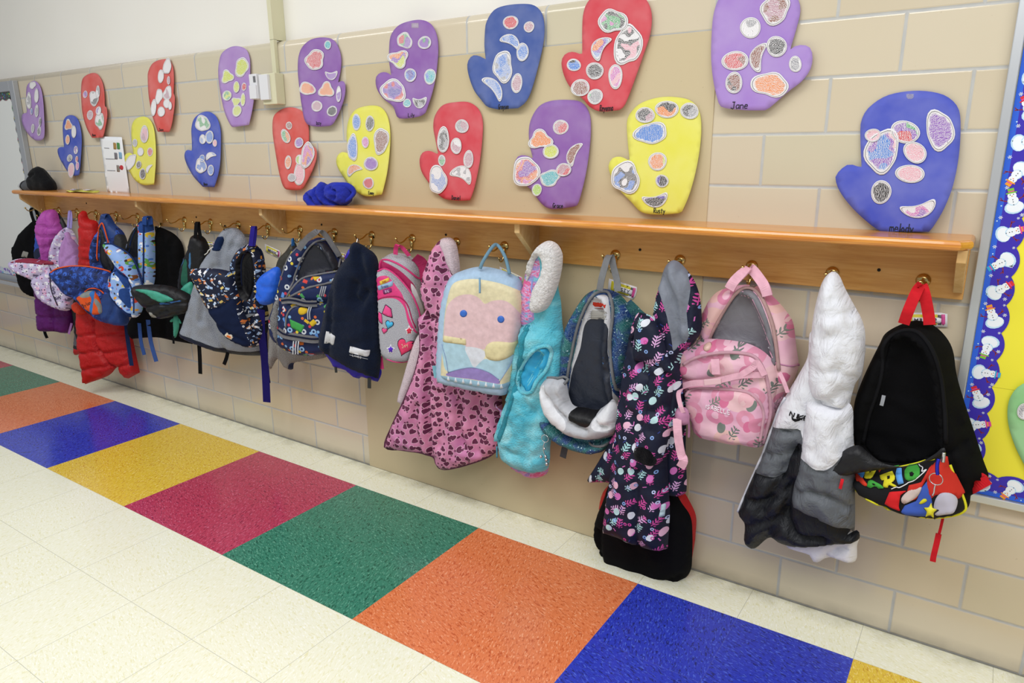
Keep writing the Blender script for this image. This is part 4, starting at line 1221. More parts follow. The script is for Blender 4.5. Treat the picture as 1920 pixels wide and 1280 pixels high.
def thr(fr, pts, dd):
    """points at picture positions, each with its own distance out of the plane (third value)"""
    return [fr.p(p[0], p[1], p[2] if len(p) > 2 else dd) for p in pts]


def web(t, name, fr, pts, w, mat, dd=0.0, th=.002, n=5, side=None):
    P = sp3(thr(fr, pts, dd), n)
    v, f = strap(P, w, th, side if side is not None else fr.u)
    return mk(name, v, f, mat, t, uv=[(a[0] + a[1], a[2]) for a in v], smooth=False)


def cord(t, name, fr, pts, r, mat, dd=0.0, n=5, seg=8):
    v, f = tube(sp3(thr(fr, pts, dd), n), r, seg)
    return mk(name, v, f, mat, t, uv=[(a[0] + a[1], a[2]) for a in v])


def pipes(t, name, S, pts, r, mat, closed=False, lift=0.0, fr=None):
    if fr is not None:
        g = object.__new__(Surf); g.__dict__.update(S.__dict__); g.fr = fr; S = g
    v, f = pipe(S, pts, r, lift, closed)
    return mk(name, v, f, mat, t, uv=[(a[0] + a[1], a[2]) for a in v])


def withfr(S, key):
    g = object.__new__(Surf); g.__dict__.update(S.__dict__); g.fr = refr(S.fr, key); return g


BLK, BLKN = cloth('0d0d10', 'weave'), cloth('121216', 'nylon')
SILV, PZIP = plain('silver_metal', 'c4c6ca', .25, 1.0), plain('plastic_black', '1a1a1d', .4)
# 1 black bag at the far left
fr = fra('F', 160, 450, 0.105)
t = empty('backpack', fr.p(150, 690), 'plain black backpack hung on the leftmost hook in front of the whiteboard frame', 'backpack', None)
S = piece(t, 'body', fr, [(85, 380), (108, 325), (165, 265), (205, 235), (235, 260), (250, 400), (255, 600), (222, 690), (140, 660), (100, 560), (76, 450), (74, 400)], BLK, .04, .05, 0, cr=[([(110, 340), (170, 420), (180, 600)], .008, .01), ([(215, 250), (200, 400), (210, 640)], .008, .01)], wob=(.003, .08))
on(S, 'woven_label', [(138, 418), (172, 424), (166, 458), (132, 452)], plain('label_grey', '8d8c86', .8), t, smooth=False, T=.001)
web(t, 'hanging_loop', fr, [(205, 245, .01), (190, 200, .012), (186, 168, .015), (208, 160, .0), (225, 200, -.005), (232, 255, 0)], .018, BLK)
web(t, 'shoulder_strap', fr, [(262, 880, -.02), (272, 915, -.02), (283, 940, -.02)], .018, BLK)
# 3 blue jacket mostly hidden
fr = fra('F', 245, 400, 0.080)
t = empty('jacket', fr.p(240, 500), 'royal blue and navy jacket mostly hidden behind the magenta puffer hood', 'jacket')
piece(t, 'body', fr, [(215, 300), (240, 330), (262, 390), (300, 440), (300, 560), (240, 640), (212, 560), (205, 450), (210, 360)], [cloth('2b4fb0', 'nylon'), cloth('15203f', 'nylon')], .03, .04, 0, reg=[([(195, 480), (206, 440), (250, 395), (330, 440), (320, 700), (200, 700)], 1)])
# 2 magenta puffer
fr = fra('F', 300, 400, 0.120)
t = empty('puffer_coat', fr.p(320, 900), 'magenta and dark purple quilted puffer coat with its hood up, leftmost coat', 'coat')
MG, DP = cloth('b350ad', 'quilt'), cloth('5a1468', 'quilt')
S = piece(t, 'body', fr, [(255, 440), (300, 470), (380, 540), (440, 700), (432, 895), (320, 900), (236, 890), (222, 800), (208, 640), (206, 560), (225, 480)], DP, .045, .045, -.02, cr=[([(205, 690), (300, 710), (440, 705)], .008, .006), ([(215, 790), (300, 810), (440, 800)], .008, .006), ([(210, 610), (300, 620), (430, 615)], .008, .006), ([(330, 520), (340, 900)], .012, .008)], wob=(.002, .05))
S = piece(t, 'hood', fr, [(238, 215), (262, 178), (318, 168), (345, 188), (360, 235), (385, 290), (370, 330), (330, 370), (312, 430), (300, 520), (262, 480), (240, 385), (217, 310), (220, 255)], MG, .05, .05, .0,
          cr=[([(222, 250), (290, 270), (370, 275)], .010, .006), ([(222, 310), (290, 330), (370, 320)], .010, .006), ([(240, 380), (290, 395), (330, 370)], .009, .006), ([(285, 175), (300, 300), (285, 470)], .012, .007)], wob=(.003, .04))
# 6 dark coat behind the red one
fr = fra('F', 460, 850, 0.070)
t = empty('jacket', fr.p(460, 1035), 'charcoal jacket with a red hem hanging between the purple and red coats', 'jacket')
piece(t, 'body', fr, [(350, 215), (368, 210), (420, 300), (520, 480), (520, 760), (500, 1010), (476, 1036), (440, 1030), (446, 900), (430, 740), (440, 500)], [cloth('26272c', 'nylon'), cloth('b52a30', 'nylon'), cloth('5d5f66', 'nylon')], .03, .04, 0, cell=.014,
      reg=[([(430, 992), (480, 1002), (530, 990), (530, 1050), (430, 1050)], 1), ([(440, 900), (470, 920), (480, 980), (440, 960)], 2)])
# 4 lavender unicorn backpack
UNI = printed('unicorn_print', 'cbc4e2', [(34, 'bean', .34, ['eef0f6', '6b6480', 'e7b9d6', 'dfe6f6'], .9), (60, 'disc', .22, ['55506a', 'f3f3f8', 'c07fae'], .5)], .6, 'nylon', ('b7a3cf', 9))
LAV, LAVD = cloth('b98cc6', 'weave'), cloth('9f6fb0', 'nylon')
fr = fra('F', 400, 450, 0.130)
t = empty('backpack', fr.p(380, 775), 'open lavender backpack with white unicorn print, its front flap hanging to the left', 'backpack')
S = piece(t, 'body', fr, [(298, 480), (308, 390), (340, 320), (392, 276), (425, 285), (455, 330), (480, 420), (482, 520), (455, 640), (430, 740), (360, 720), (310, 600)], UNI, .04, .035, -.01, rec=[([(342, 470), (350, 400), (375, 340), (400, 302), (428, 345), (455, 400), (468, 460), (470, 530), (400, 560), (350, 520)], 0.022, 0.02)])
Lf = on(S, 'lining', [(342, 470), (350, 400), (375, 340), (400, 302), (428, 345), (455, 400), (468, 460), (470, 530), (400, 560), (350, 520)], LAV, t, .010, .03, cr=[([(365, 520), (400, 470), (465, 430)], .010, .004), ([(400, 310), (385, 400), (372, 460)], .006, .008)])
S = piece(t, 'front_flap', fr, [(54, 490), (85, 470), (130, 462), (200, 464), (275, 480), (300, 520), (360, 560), (415, 640), (436, 710), (428, 762), (385, 776), (300, 745), (240, 705), (195, 620), (188, 590), (120, 560), (75, 530)], UNI, .035, .03, .035, cr=[([(190, 590), (240, 560), (290, 540)], .012, .007), ([(240, 560), (300, 650), (330, 750)], .006, .006)], wob=(.003, .05))
on(S, 'flap_lining', [(60, 488), (100, 470), (160, 466), (230, 476), (294, 488), (290, 505), (200, 492), (110, 486)], cloth('8e2440', 'nylon'), t, .003, .005)
pipes(t, 'zipper_tape', S, [(300, 520), (305, 640), (345, 745)], .003, cloth('3a3644', 'flat'), lift=.002)
web(t, 'hanging_loop', fr, [(408, 280, .0), (412, 220, .0), (416, 182, -.01), (424, 183, -.012), (428, 230, .0), (424, 282, 0)], .012, cloth('9c8fd0', 'weave'))
web(t, 'shoulder_strap', fr, [(430, 850, -.03), (422, 880, -.03), (413, 915, -.03)], .012, LAVD)
# 5 red puffer coat
RD = cloth('b91d1e', 'quilt')
fr = fra('F', 600, 700, 0.120, k=.42)
t = empty('puffer_coat', fr.p(650, 1180), 'bright red quilted puffer coat hanging lowest at the left, behind the blue orange backpack', 'coat')
S = piece(t, 'body', fr, [(484, 190), (500, 176), (520, 185), (535, 225), (590, 252), (615, 400), (650, 600), (745, 820), (790, 920), (815, 1030), (840, 1145, 1), (770, 1183, 1), (735, 1150), (706, 1112), (650, 1165), (510, 1217, 1), (492, 1090), (472, 960), (468, 800), (482, 500), (482, 300)], RD, .05, .05, -.02,
          cr=[([(592, 830), (600, 960), (655, 1050), (706, 1115)], .022, .009), ([(470, 925), (530, 915), (590, 905)], .012, .007), ([(475, 1025), (560, 1015), (640, 1010)], .012, .007), ([(490, 1128), (580, 1105), (690, 1095)], .012, .007),
              ([(610, 925), (690, 912), (790, 905)], .012, .007), ([(660, 1018), (740, 1005), (815, 1000)], .012, .007), ([(720, 1105), (820, 1075)], .012, .007), ([(560, 800), (575, 1000)], .008, .01), ([(484, 270), (590, 290)], .008, .006), ([(484, 380), (610, 390)], .008, .006), ([(484, 460), (610, 470)], .008, .006)], wob=(.004, .06))
piece(t, 'sleeve_cuff', fr, [(436, 735), (460, 725), (500, 750), (515, 790), (480, 800), (445, 770)], cloth('d43a1c', 'quilt'), .03, .02, .045)
# 7 blue backpack with orange piping
NAV = printed('navy_camouflage', '1f3472', [(40, 'bean', .4, ['2f56b0', '16244c', '3a62c0'], .9), (70, 'bar', .3, ['0f1a3a', '3c68c8'], .6)], .65, 'nylon')
ORG = cloth('e2561c', 'nylon')
fr = fra('F', 650, 520, 0.145)
t = empty('backpack', fr.p(700, 860), 'open blue backpack with orange piping and round orange pocket before the red coat', 'backpack')
S = piece(t, 'body', fr, [(612, 205), (655, 198), (695, 260), (745, 310), (772, 400), (770, 560), (720, 700), (620, 640), (555, 540), (540, 430), (558, 350), (590, 290)], [NAV, cloth('25427f', 'nylon'), cloth('2c2e33', 'nylon')], .04, .04, -.03, reg=[([(610, 190), (660, 190), (715, 300), (700, 330), (640, 330), (612, 260)], 1), ([(712, 330), (760, 330), (790, 460), (730, 480)], 2)], rec=[([(590, 490), (583, 420), (590, 330), (605, 280), (622, 300), (645, 370), (668, 450), (690, 520), (640, 560)], 0.03, 0.02)])
on(S, 'lining', [(590, 490), (583, 420), (590, 330), (605, 280), (622, 300), (645, 370), (668, 450), (690, 520), (640, 560)], cloth('202227', 'nylon'), t, .006, .02)
pipes(t, 'zipper_piping', S, [(575, 480), (582, 380), (592, 290), (608, 252), (620, 262), (640, 330), (652, 370)], .0035, ORG, lift=.008)
web(t, 'hanging_loop', fr, [(612, 235, .0), (620, 205, .01), (640, 196, -.01), (655, 225, -.02)], .022, cloth('25427f', 'nylon'))
S = piece(t, 'front_flap', fr, [(300, 548), (340, 522), (420, 508), (540, 514), (660, 545), (705, 600), (742, 700), (770, 780), (768, 858), (690, 862), (600, 832), (540, 790), (470, 720), (400, 680), (350, 620)], [NAV, cloth('24417e', 'nylon')], .05, .05, .03, cr=[([(430, 700), (520, 650), (640, 640)], .012, .007), ([(640, 860), (700, 780), (720, 700)], .008, .009)], wob=(.003, .05),
          reg=[([(640, 700), (700, 660), (790, 760), (790, 880), (660, 870), (640, 800)], 1)])
pipes(t, 'top_piping', S, [(302, 548), (340, 524), (420, 510), (540, 516), (660, 547)], .004, ORG, lift=.002)
S2 = withfr(S, 'F2')
P = on(S2, 'front_pocket', [(520, 640), (580, 580), (650, 530), (750, 505), (830, 560), (880, 660), (905, 760), (900, 850), (780, 872), (700, 830), (600, 750)], [ORG, cloth('8f9490', 'weave'), cloth('3f78c0', 'weave')], t, .012, .02,
       reg=[([(640, 530), (760, 500), (800, 560), (700, 610), (600, 600), (560, 570)], 1), ([(770, 500), (815, 560), (800, 700), (770, 860), (735, 860), (750, 720), (770, 620), (740, 560)], 2), ([(830, 620), (910, 740), (920, 860), (880, 860), (860, 760), (815, 680)], 1)])
pipes(t, 'pocket_piping', S2, [(630, 535), (700, 490), (790, 485), (870, 520), (915, 560)], .0032, ORG, lift=.006)
writing('written_name', 'Dylan', P, 695, 708, .045, .018, INK, t, .0012, .45)
web(t, 'shoulder_strap', fr, [(756, 850, -.02), (768, 960, -.02), (790, 1105, -.02)], .022, cloth('1d2c52', 'weave'))
# 9 black coat
fr = fra('F', 1000, 650, .075, k=.42)
t = empty('coat', fr.p(1000, 950), 'plain black coat with a wide dark hem, right of the light blue print backpack', 'coat')
S = piece(t, 'body', fr, [(935, 292), (955, 274), (1000, 290), (1055, 322), (1098, 385), (1112, 500), (1130, 620), (1150, 800), (1158, 976, 1), (1040, 955), (930, 935), (785, 945, 1), (765, 860), (860, 700), (915, 500), (925, 380)], cloth('08080a', 'weave'), .03, .05, -.02,
          cr=[([(980, 300), (1010, 500), (1000, 900)], .012, .012), ([(1060, 340), (1030, 420), (1080, 600)], .010, .010)], wob=(.003, .07), cell=.014)
web(t, 'hanging_loop', fr, [(935, 300, .02), (932, 276, .02), (940, 272, .0), (946, 300, 0)], .006, BLK)
# 8 light blue print backpack
TOY = printed('cartoon_print', '8fb0e8', [(26, 'bean', .32, ['e9eef6', '7a4a2a', 'c8402f', 'd9b83a', '5a9a4a'], .8), (46, 'disc', .26, ['3a2a22', 'f0f0f4', 'e0a03a', '4a78c8'], .6), (60, 'bar', .25, ['b8402f', '6ab04a'], .4)], .6, 'nylon')
DEN = cloth('2b4a8c', 'weave')
fr = fra('F', 840, 480, 0.150)
t = empty('backpack', fr.p(820, 810), 'open light blue backpack with small colourful figures and denim blue trim', 'backpack')
S = piece(t, 'body', fr, [(762, 430), (778, 350), (810, 280), (858, 235), (912, 236), (928, 330), (932, 470), (926, 610), (868, 700), (800, 720), (760, 600)], [TOY, cloth('14161d', 'nylon'), cloth('22304f', 'nylon'), DEN], .045, .03, -.02,
          reg=[([(780, 430), (790, 360), (815, 300), (855, 262), (858, 400), (856, 620), (800, 640), (785, 520)], 1), ([(785, 480), (850, 460), (856, 600), (800, 620)], 2), ([(866, 225), (925, 228), (928, 290), (866, 300)], 3)], rec=[([(780, 430), (790, 360), (815, 300), (855, 262), (858, 400), (856, 620), (800, 640), (785, 520)], 0.03, 0.015)])
pipes(t, 'edge_trim', S, [(768, 430), (782, 355), (812, 288), (856, 245), (861, 400), (860, 610)], .004, cloth('1f3468', 'weave'), lift=.001)
web(t, 'hanging_loop', fr, [(868, 260, .03), (868, 222, .03), (880, 212, .01), (900, 216, -.01), (906, 260, .01)], .020, DEN, th=.006)
S = piece(t, 'front_flap', fr, [(622, 372), (650, 366), (735, 412), (790, 462), (832, 560), (860, 690), (852, 780), (810, 818), (760, 795), (705, 740), (664, 680), (652, 600), (672, 550), (700, 520), (676, 470), (640, 420)], [TOY, DEN, cloth('1f3468', 'weave')], .04, .035, .05,
          cr=[([(700, 520), (740, 545), (790, 600), (800, 800)], .014, .006), ([(660, 640), (730, 690), (800, 770)], .008, .006)], wob=(.002, .05),
          reg=[([(655, 470), (700, 490), (760, 540), (800, 620), (780, 630), (740, 570), (690, 530), (665, 500)], 1), ([(745, 640), (800, 640), (815, 730), (800, 760), (750, 700)], 1), ([(640, 560), (668, 545), (675, 640), (720, 720), (800, 790), (800, 830), (700, 770), (640, 680)], 2)])
pipes(t, 'zipper_line', S, [(624, 372), (660, 385), (735, 425), (785, 480), (825, 570), (850, 690)], .0035, cloth('1f3468', 'weave'), lift=.002)
pipes(t, 'pocket_trim', S, [(656, 600), (668, 555), (700, 535), (745, 565), (780, 620), (800, 700), (803, 790)], .003, cloth('1f3468', 'weave'), lift=.002)
web(t, 'shoulder_strap', fr, [(836, 850, -.03), (846, 960, -.035), (866, 1040, -.03)], .018, cloth('34508c', 'weave'))
web(t, 'shoulder_strap', fr, [(888, 830, -.03), (905, 960, -.03), (938, 1080, -.02)], .021, cloth('3a5694', 'weave'))
# 10 black and teal backpack
fr = fra('G', 400, 450, 0.140)
t = empty('backpack', fr.p(330, 680), 'black backpack with teal lining, hanging wide open on a thin black strap', 'backpack')
TEAL = cloth('3f9c86', 'nylon')
S = piece(t, 'body', fr, [(428, 262), (438, 208), (480, 190), (528, 215), (556, 290), (545, 400), (500, 480), (470, 600), (420, 640), (370, 560), (378, 400)], [BLKN, cloth('1f5a48', 'nylon'), cloth('3a6c98', 'nylon')], .04, .04, -.04, wob=(.003, .05),
          reg=[([(408, 440), (420, 350), (432, 330), (444, 360), (446, 470), (415, 490)], 1), ([(378, 375), (405, 330), (418, 350), (385, 392)], 2), ([(456, 300), (466, 300), (466, 380), (456, 380)], 2)])
web(t, 'hanging_loop', fr, [(468, 215, .02), (472, 150, .015), (476, 120, .01), (486, 118, -.01), (490, 160, -.01), (500, 215, 0)], .016, BLK)
S = piece(t, 'inner_pocket', fr, [(338, 588), (372, 530), (410, 488), (450, 478), (455, 570), (430, 600)], TEAL, .02, .02, .02, cr=[([(440, 490), (400, 580)], .006, .006)])
S = piece(t, 'front_flap', fr, [(88, 520), (105, 500), (190, 490), (300, 495), (380, 520), (448, 560), (450, 600), (436, 650), (380, 668), (300, 690), (236, 692), (180, 640), (112, 566)], BLKN, .04, .03, .05, cr=[([(180, 620), (260, 600), (440, 590)], .012, .007), ([(240, 680), (300, 640), (420, 620)], .008, .005)], wob=(.004, .04))
on(S, 'flap_lining', [(104, 524), (150, 518), (230, 528), (300, 555), (345, 580), (300, 595), (272, 602), (215, 572), (160, 540)], TEAL, t, .005, .008)
on(S, 'stripe_print', [(255, 600), (350, 590), (380, 583), (382, 592), (330, 606), (258, 612)], cloth('3f6cb0', 'flat'), t, .001)
S2 = withfr(S, 'G')
on(S, 'reflective_tab', [(195, 655), (212, 658), (235, 690), (180, 698)], cloth('8b8a84', 'flat'), t, .003, smooth=False)
# shark charm
fr = fra('G', 350, 740, 0.190)
t = empty('shark_charm', fr.p(345, 830), 'teal toy shark charm dangling below the black and teal backpack', 'charm')
piece(t, 'body', fr, [(352, 672), (364, 682), (372, 720), (368, 760), (356, 800), (350, 808), (338, 806), (336, 760), (334, 700), (340, 680)], cloth('4fa891', 'fleece'), .012, .012, 0, 1.0, cell=.006)
piece(t, 'fin', fr, [(334, 692), (316, 706), (318, 716), (336, 712)], cloth('4fa891', 'fleece'), .004, .006, 0, 1.0, cell=.006)
piece(t, 'fin', fr, [(370, 694), (384, 718), (382, 726), (368, 718)], cloth('4fa891', 'fleece'), .004, .006, 0, 1.0, cell=.006)
cord(t, 'cord', fr, [(352, 674), (350, 640, .01), (352, 610, .0)], .0012, BLK)
# 11 grey hooded coat
GRH, NVY = cloth('626c7e', 'heather'), cloth('101a30', 'nylon')
fr = fra('G', 640, 550, .10, k=.42)
t = empty('hooded_coat', fr.p(640, 910), 'heather grey hooded coat with a navy hem and navy hood patch', 'coat')
S = piece(t, 'body', fr, [(560, 290), (595, 215), (640, 160), (700, 150), (745, 172), (785, 245), (810, 400), (850, 600), (880, 800), (905, 880), (903, 912), (780, 916), (640, 900), (560, 884), (450, 842), (380, 805), (376, 780), (400, 710), (440, 560), (495, 390), (530, 325)], [GRH, NVY], .036, .06, -.015,
          cr=[([(600, 380), (560, 500), (520, 700)], .010, .012), ([(690, 170), (650, 260), (640, 380)], .012, .012), ([(560, 640), (620, 800), (660, 880)], .010, .010), ([(740, 180), (700, 280)], .008, .01), ([(480, 560), (470, 790)], .006, .012)], wob=(.004, .09),
          reg=[([(370, 774), (400, 778), (500, 815), (600, 852), (700, 876), (800, 884), (915, 876), (915, 930), (700, 930), (560, 900), (360, 820)], 1)])
on(S, 'hood_patch', [(590, 207), (632, 202), (634, 225), (612, 290), (572, 284), (566, 268)], cloth('17284c', 'weave'), t, .001, smooth=False)
cord(t, 'drawstring', fr, [(575, 265, .055), (548, 285, .06), (540, 300, .06), (524, 312, .05)], .0022, cloth('d8d8d4', 'flat'))
cord(t, 'hanging_loop', fr, [(640, 165, .0), (642, 138, .0), (650, 140, -.015), (652, 165, -.02)], .002, BLK)
web(t, 'hem_strap', fr, [(490, 845, -.01), (495, 930, -.01), (498, 1026, -.01)], .019, BLK)
web(t, 'hem_strap', fr, [(665, 885, -.01), (655, 930, -.01), (640, 970, -.01)], .017, BLK)
web(t, 'hem_tab', fr, [(335, 800, .0), (338, 845, .0)], .010, BLK)
# 12 navy construction print backpack
CON = printed('construction_print', '111a33', [(34, 'box', .26, ['e8e8ec', 'd9c070', 'a9c4e8', 'c8703a'], .75), (48, 'bar', .3, ['f0f0f2', '9fb8dc', 'c8853a'], .7), (60, 'ring', .25, ['dfe4ee', '7f9cc8'], .4)], .6, 'weave')
fr = fra('G', 720, 550, 0.165)
t = empty('backpack', fr.p(790, 860), 'navy backpack with white and yellow construction print, hung on a violet loop', 'backpack')
S = piece(t, 'body', fr, [(694, 330), (735, 275), (800, 246), (850, 268), (884, 350), (892, 440), (880, 560), (905, 640), (905, 760), (860, 850), (770, 858), (715, 740), (690, 560), (682, 430)], [CON, cloth('04040a', 'nylon')], .05, .035, -.03, cr=[([(700, 560), (780, 640), (820, 840)], .008, .008)],
          reg=[([(742, 430), (745, 340), (785, 282), (825, 288), (846, 350), (852, 470), (820, 570), (775, 560), (748, 500)], 1)], rec=[([(742, 430), (745, 340), (785, 282), (825, 288), (846, 350), (852, 470), (820, 570), (775, 560), (748, 500)], 0.035, 0.02)])
pipes(t, 'mouth_trim', S, [(742, 500), (738, 400), (752, 320), (790, 280), (828, 286), (850, 350), (856, 470), (845, 540)], .003, cloth('1b2440', 'weave'), lift=.002)
web(t, 'hanging_loop', fr, [(800, 260, .03), (808, 190, .02), (815, 146, .01), (826, 148, -.015), (824, 200, -.01), (815, 260, .0)], .018, cloth('2a2180', 'weave'))
S = piece(t, 'front_flap', fr, [(435, 412), (470, 396), (560, 393), (640, 402), (692, 428), (722, 530), (760, 650), (820, 790), (838, 850), (770, 862), (700, 835), (640, 790), (590, 715), (525, 600), (475, 500)], [CON, cloth('141f3c', 'weave')], .035, .03, .045, cr=[([(540, 640), (630, 620), (700, 570)], .008, .006), ([(600, 720), (700, 780), (830, 850)], .008, .008)], wob=(.003, .06),
          reg=[([(528, 636), (620, 618), (716, 566), (742, 660), (790, 780), (810, 850), (700, 850), (640, 800), (580, 720)], 1)])
on(S, 'logo_patch', [(655, 780), (698, 800), (686, 822), (644, 798)], [cloth('d9cdb8', 'weave'), cloth('cf6a2c', 'flat')], t, .001, smooth=False, reg=[([(662, 792), (684, 802), (682, 812), (658, 800)], 1)])
web(t, 'side_strap', fr, [(732, 695, .035), (780, 680, .03), (835, 655, .01)], .018, cloth('777a80', 'weave'))
web(t, 'shoulder_strap', fr, [(862, 640, .02), (865, 780, .0), (885, 950, -.01), (897, 1196, -.02)], .034, cloth('211c66', 'weave'))
web(t, 'shoulder_strap', fr, [(885, 780, -.012), (890, 950, -.02), (906, 1080, -.025)], .02, cloth('1d1958', 'weave'))
# 13/14 charcoal jacket with grey lining, blue mitten
fr = fra('G', 1000, 600, 0.095)
t = empty('jacket', fr.p(980, 1000), 'charcoal grey jacket hanging behind the traffic print backpack', 'jacket')
GJ = cloth('57534e', 'heather')
piece(t, 'body', fr, [(1045, 245), (1078, 262), (1110, 500), (1200, 800), (1260, 900), (1240, 930), (1120, 950), (1062, 960), (1052, 1000), (1000, 985), (962, 935), (915, 1000), (905, 870), (930, 640), (942, 470), (960, 350), (1010, 290)], [cloth('35342f', 'nylon'), GJ, cloth('16224a', 'nylon')], .03, .04, -.01, cr=[([(965, 700), (968, 935)], .01, .008)], wob=(.003, .06),
      reg=[([(890, 780), (1300, 800), (1300, 945), (1060, 975), (1000, 1020), (890, 1020)], 1), ([(1044, 960), (1064, 955), (1062, 1005), (1038, 1000)], 2)])
cord(t, 'hanging_loop', fr, [(1050, 260, .02), (1050, 225, .02), (1056, 218, .0), (1060, 260, 0)], .0035, cloth('2b62a0', 'weave'))
cord(t, 'drawstring', fr, [(968, 880, .03), (967, 980, .03), (966, 1080, .03)], .0014, cloth('8a8a8c', 'flat'))
fr = fra('G', 905, 500, 0.170)
t = empty('mitten', fr.p(880, 610), 'bright blue padded winter mitten beside the grey trimmed traffic print backpack', 'mitten')
S = piece(t, 'body', fr, [(832, 482), (860, 440), (905, 408), (950, 384), (978, 400), (984, 480), (965, 550), (935, 600), (890, 614), (858, 605), (828, 565), (838, 520)], cloth('2462d8', 'nylon'), .035, .04, 0, .8, cr=[([(850, 470), (900, 500), (975, 500)], .007, .006), ([(835, 540), (880, 560)], .01, .006), ([(965, 400), (940, 430), (975, 480)], .006, .006)], wob=(.003, .04))
# 15 traffic print backpack
TRF = printed('traffic_print', '16244f', [(20, 'box', .2, ['5a8ed8', 'd8b02e', 'c83a34', '4a9a58'], .55), (34, 'disc', .2, ['d86a3a', '7fb0e0', 'd8c23a', 'c83a4a'], .5), (26, 'ring', .28, ['8fb4dc', 'c8ccd4'], .4)], .6, 'nylon')
GTR = cloth('77767a', 'weave')
fr = fra('H', 400, 560, .15)
t = empty('backpack', fr.p(380, 912), 'navy traffic print school backpack with grey trim, mesh side pocket and striped straps', 'backpack')
S = piece(t, 'body', fr, [(255, 330), (300, 268), (370, 235), (440, 208), (490, 225), (550, 290), (590, 380), (602, 520), (600, 700), (570, 870), (480, 905), (335, 912), (220, 860), (160, 790), (150, 700), (165, 640), (210, 480), (230, 390)], TRF, .055, .04, -.03, cr=[([(230, 560), (215, 860)], .006, .006)], rec=[([(300, 460), (330, 360), (385, 268), (440, 236), (490, 270), (530, 330), (552, 400), (480, 420), (400, 440), (330, 480)], 0.03, 0.03)])
Lf = on(S, 'lining', [(300, 460), (330, 360), (385, 268), (440, 236), (490, 270), (530, 330), (552, 400), (480, 420), (400, 440), (330, 480)], cloth('23242e', 'nylon'), t, .004, .02, cr=[([(430, 250), (440, 340), (430, 430)], .006, .015)])
pipes(t, 'mouth_trim', S, [(268, 520), (300, 420), (345, 320), (395, 255), (445, 228), (495, 258), (535, 325), (556, 400)], .004, GTR, lift=.004)
pipes(t, 'edge_piping', S, [(205, 500), (235, 390), (265, 320), (320, 260)], .0025, GTR, lift=.001)
web(t, 'carry_handle', fr, [(320, 280, .02), (370, 215, .03), (430, 172, .04), (455, 170, .02), (490, 205, .01), (530, 265, .0), (565, 320, -.01)], .022, GTR, th=.004)
S1 = piece(t, 'front_pocket', fr, [(230, 600), (268, 530), (340, 450), (440, 425), (560, 405), (590, 440), (595, 600), (585, 780), (560, 880), (460, 905), (330, 905), (235, 850), (222, 720)], TRF, .035, .03, .02, cr=[([(235, 600), (300, 575), (420, 600), (560, 575)], .016, .008), ([(250, 575), (370, 510), (560, 470)], .005, .005)])
pipes(t, 'flap_trim', S1, [(234, 595), (270, 530), (340, 455), (440, 430), (560, 410)], .004, GTR, lift=.001)
pipes(t, 'zipper', S1, [(250, 575), (370, 512), (450, 492), (570, 465)], .005, GTR, lift=.001)
P = on(S1, 'lower_pocket', [(238, 740), (245, 670), (285, 622), (360, 606), (480, 600), (560, 610), (590, 680), (588, 800), (420, 812), (280, 800), (240, 780)], TRF, t, .014, .02)
pipes(t, 'pocket_trim', P, [(242, 750), (248, 680), (285, 628), (360, 612), (470, 606)], .0035, GTR, lift=.001)
Q = withfr(P, 'H2')
on(Q, 'picture_print', [(290, 620), (470, 700), (430, 785), (310, 720)], cloth('3f9a4c', 'flat'), t, .001, smooth=False)
on(Q, 'picture_print', [(395, 510), (420, 480), (500, 495), (500, 540), (440, 570), (400, 555)], cloth('d8b42c', 'flat'), t, .001)
on(Q, 'picture_print', [(575, 620), (620, 665), (562, 715), (518, 668)], cloth('d8b42c', 'flat'), t, .001, smooth=False)
S1b = withfr(S1, 'H2')
on(S1b, 'picture_print', [(545, 122), (638, 118), (588, 168)], cloth('d8b42c', 'flat'), t, .001, smooth=False)
on(S1b, 'picture_print', [(400, 885), (455, 885), (452, 932), (402, 935)], cloth('d07030', 'flat'), t, .001, smooth=False)
M1 = piece(t, 'side_pocket', fr, [(158, 660), (175, 600), (195, 568), (225, 575), (222, 700), (215, 840), (192, 845), (165, 770), (150, 720)], cloth('7a7a7c', 'mesh'), .03, .02, .0)
for pts in ([(195, 765, .06), (230, 790, .065), (300, 805, .07), (400, 820, .07), (470, 815, .06)], [(215, 590, .06), (255, 585, .065), (300, 590, .07), (360, 605, .075), (430, 605, .07)]):
    web(t, 'compression_strap', fr, pts, .030 if pts[0][0] < 200 else .024, GTR, side=(0, 0, 1))
    web(t, 'strap_stripe', fr, [(a, b - 3, c + .003) for a, b, c in pts], .006, cloth('1a1f38', 'weave'), side=(0, 0, 1))
for x in (290, 305, 320):
    web(t, 'zipper_pull', fr, [(x, 830, .075), (x - 4, 870, .075), (x - 4, 908, .07)], .0045, cloth('c9ccd4', 'weave'))
for x in (430, 442, 454):
    web(t, 'zipper_pull', fr, [(x + 30, 500, .07), (x + 22, 530, .075), (x + 14, 560, .07)], .004, cloth('a5a8b0', 'weave'))
for x in (374, 386):
    web(t, 'zipper_pull', fr, [(x + 10, 625, .085), (x, 660, .085), (x + 2, 700, .08)], .004, cloth('b5b8c0', 'weave'))
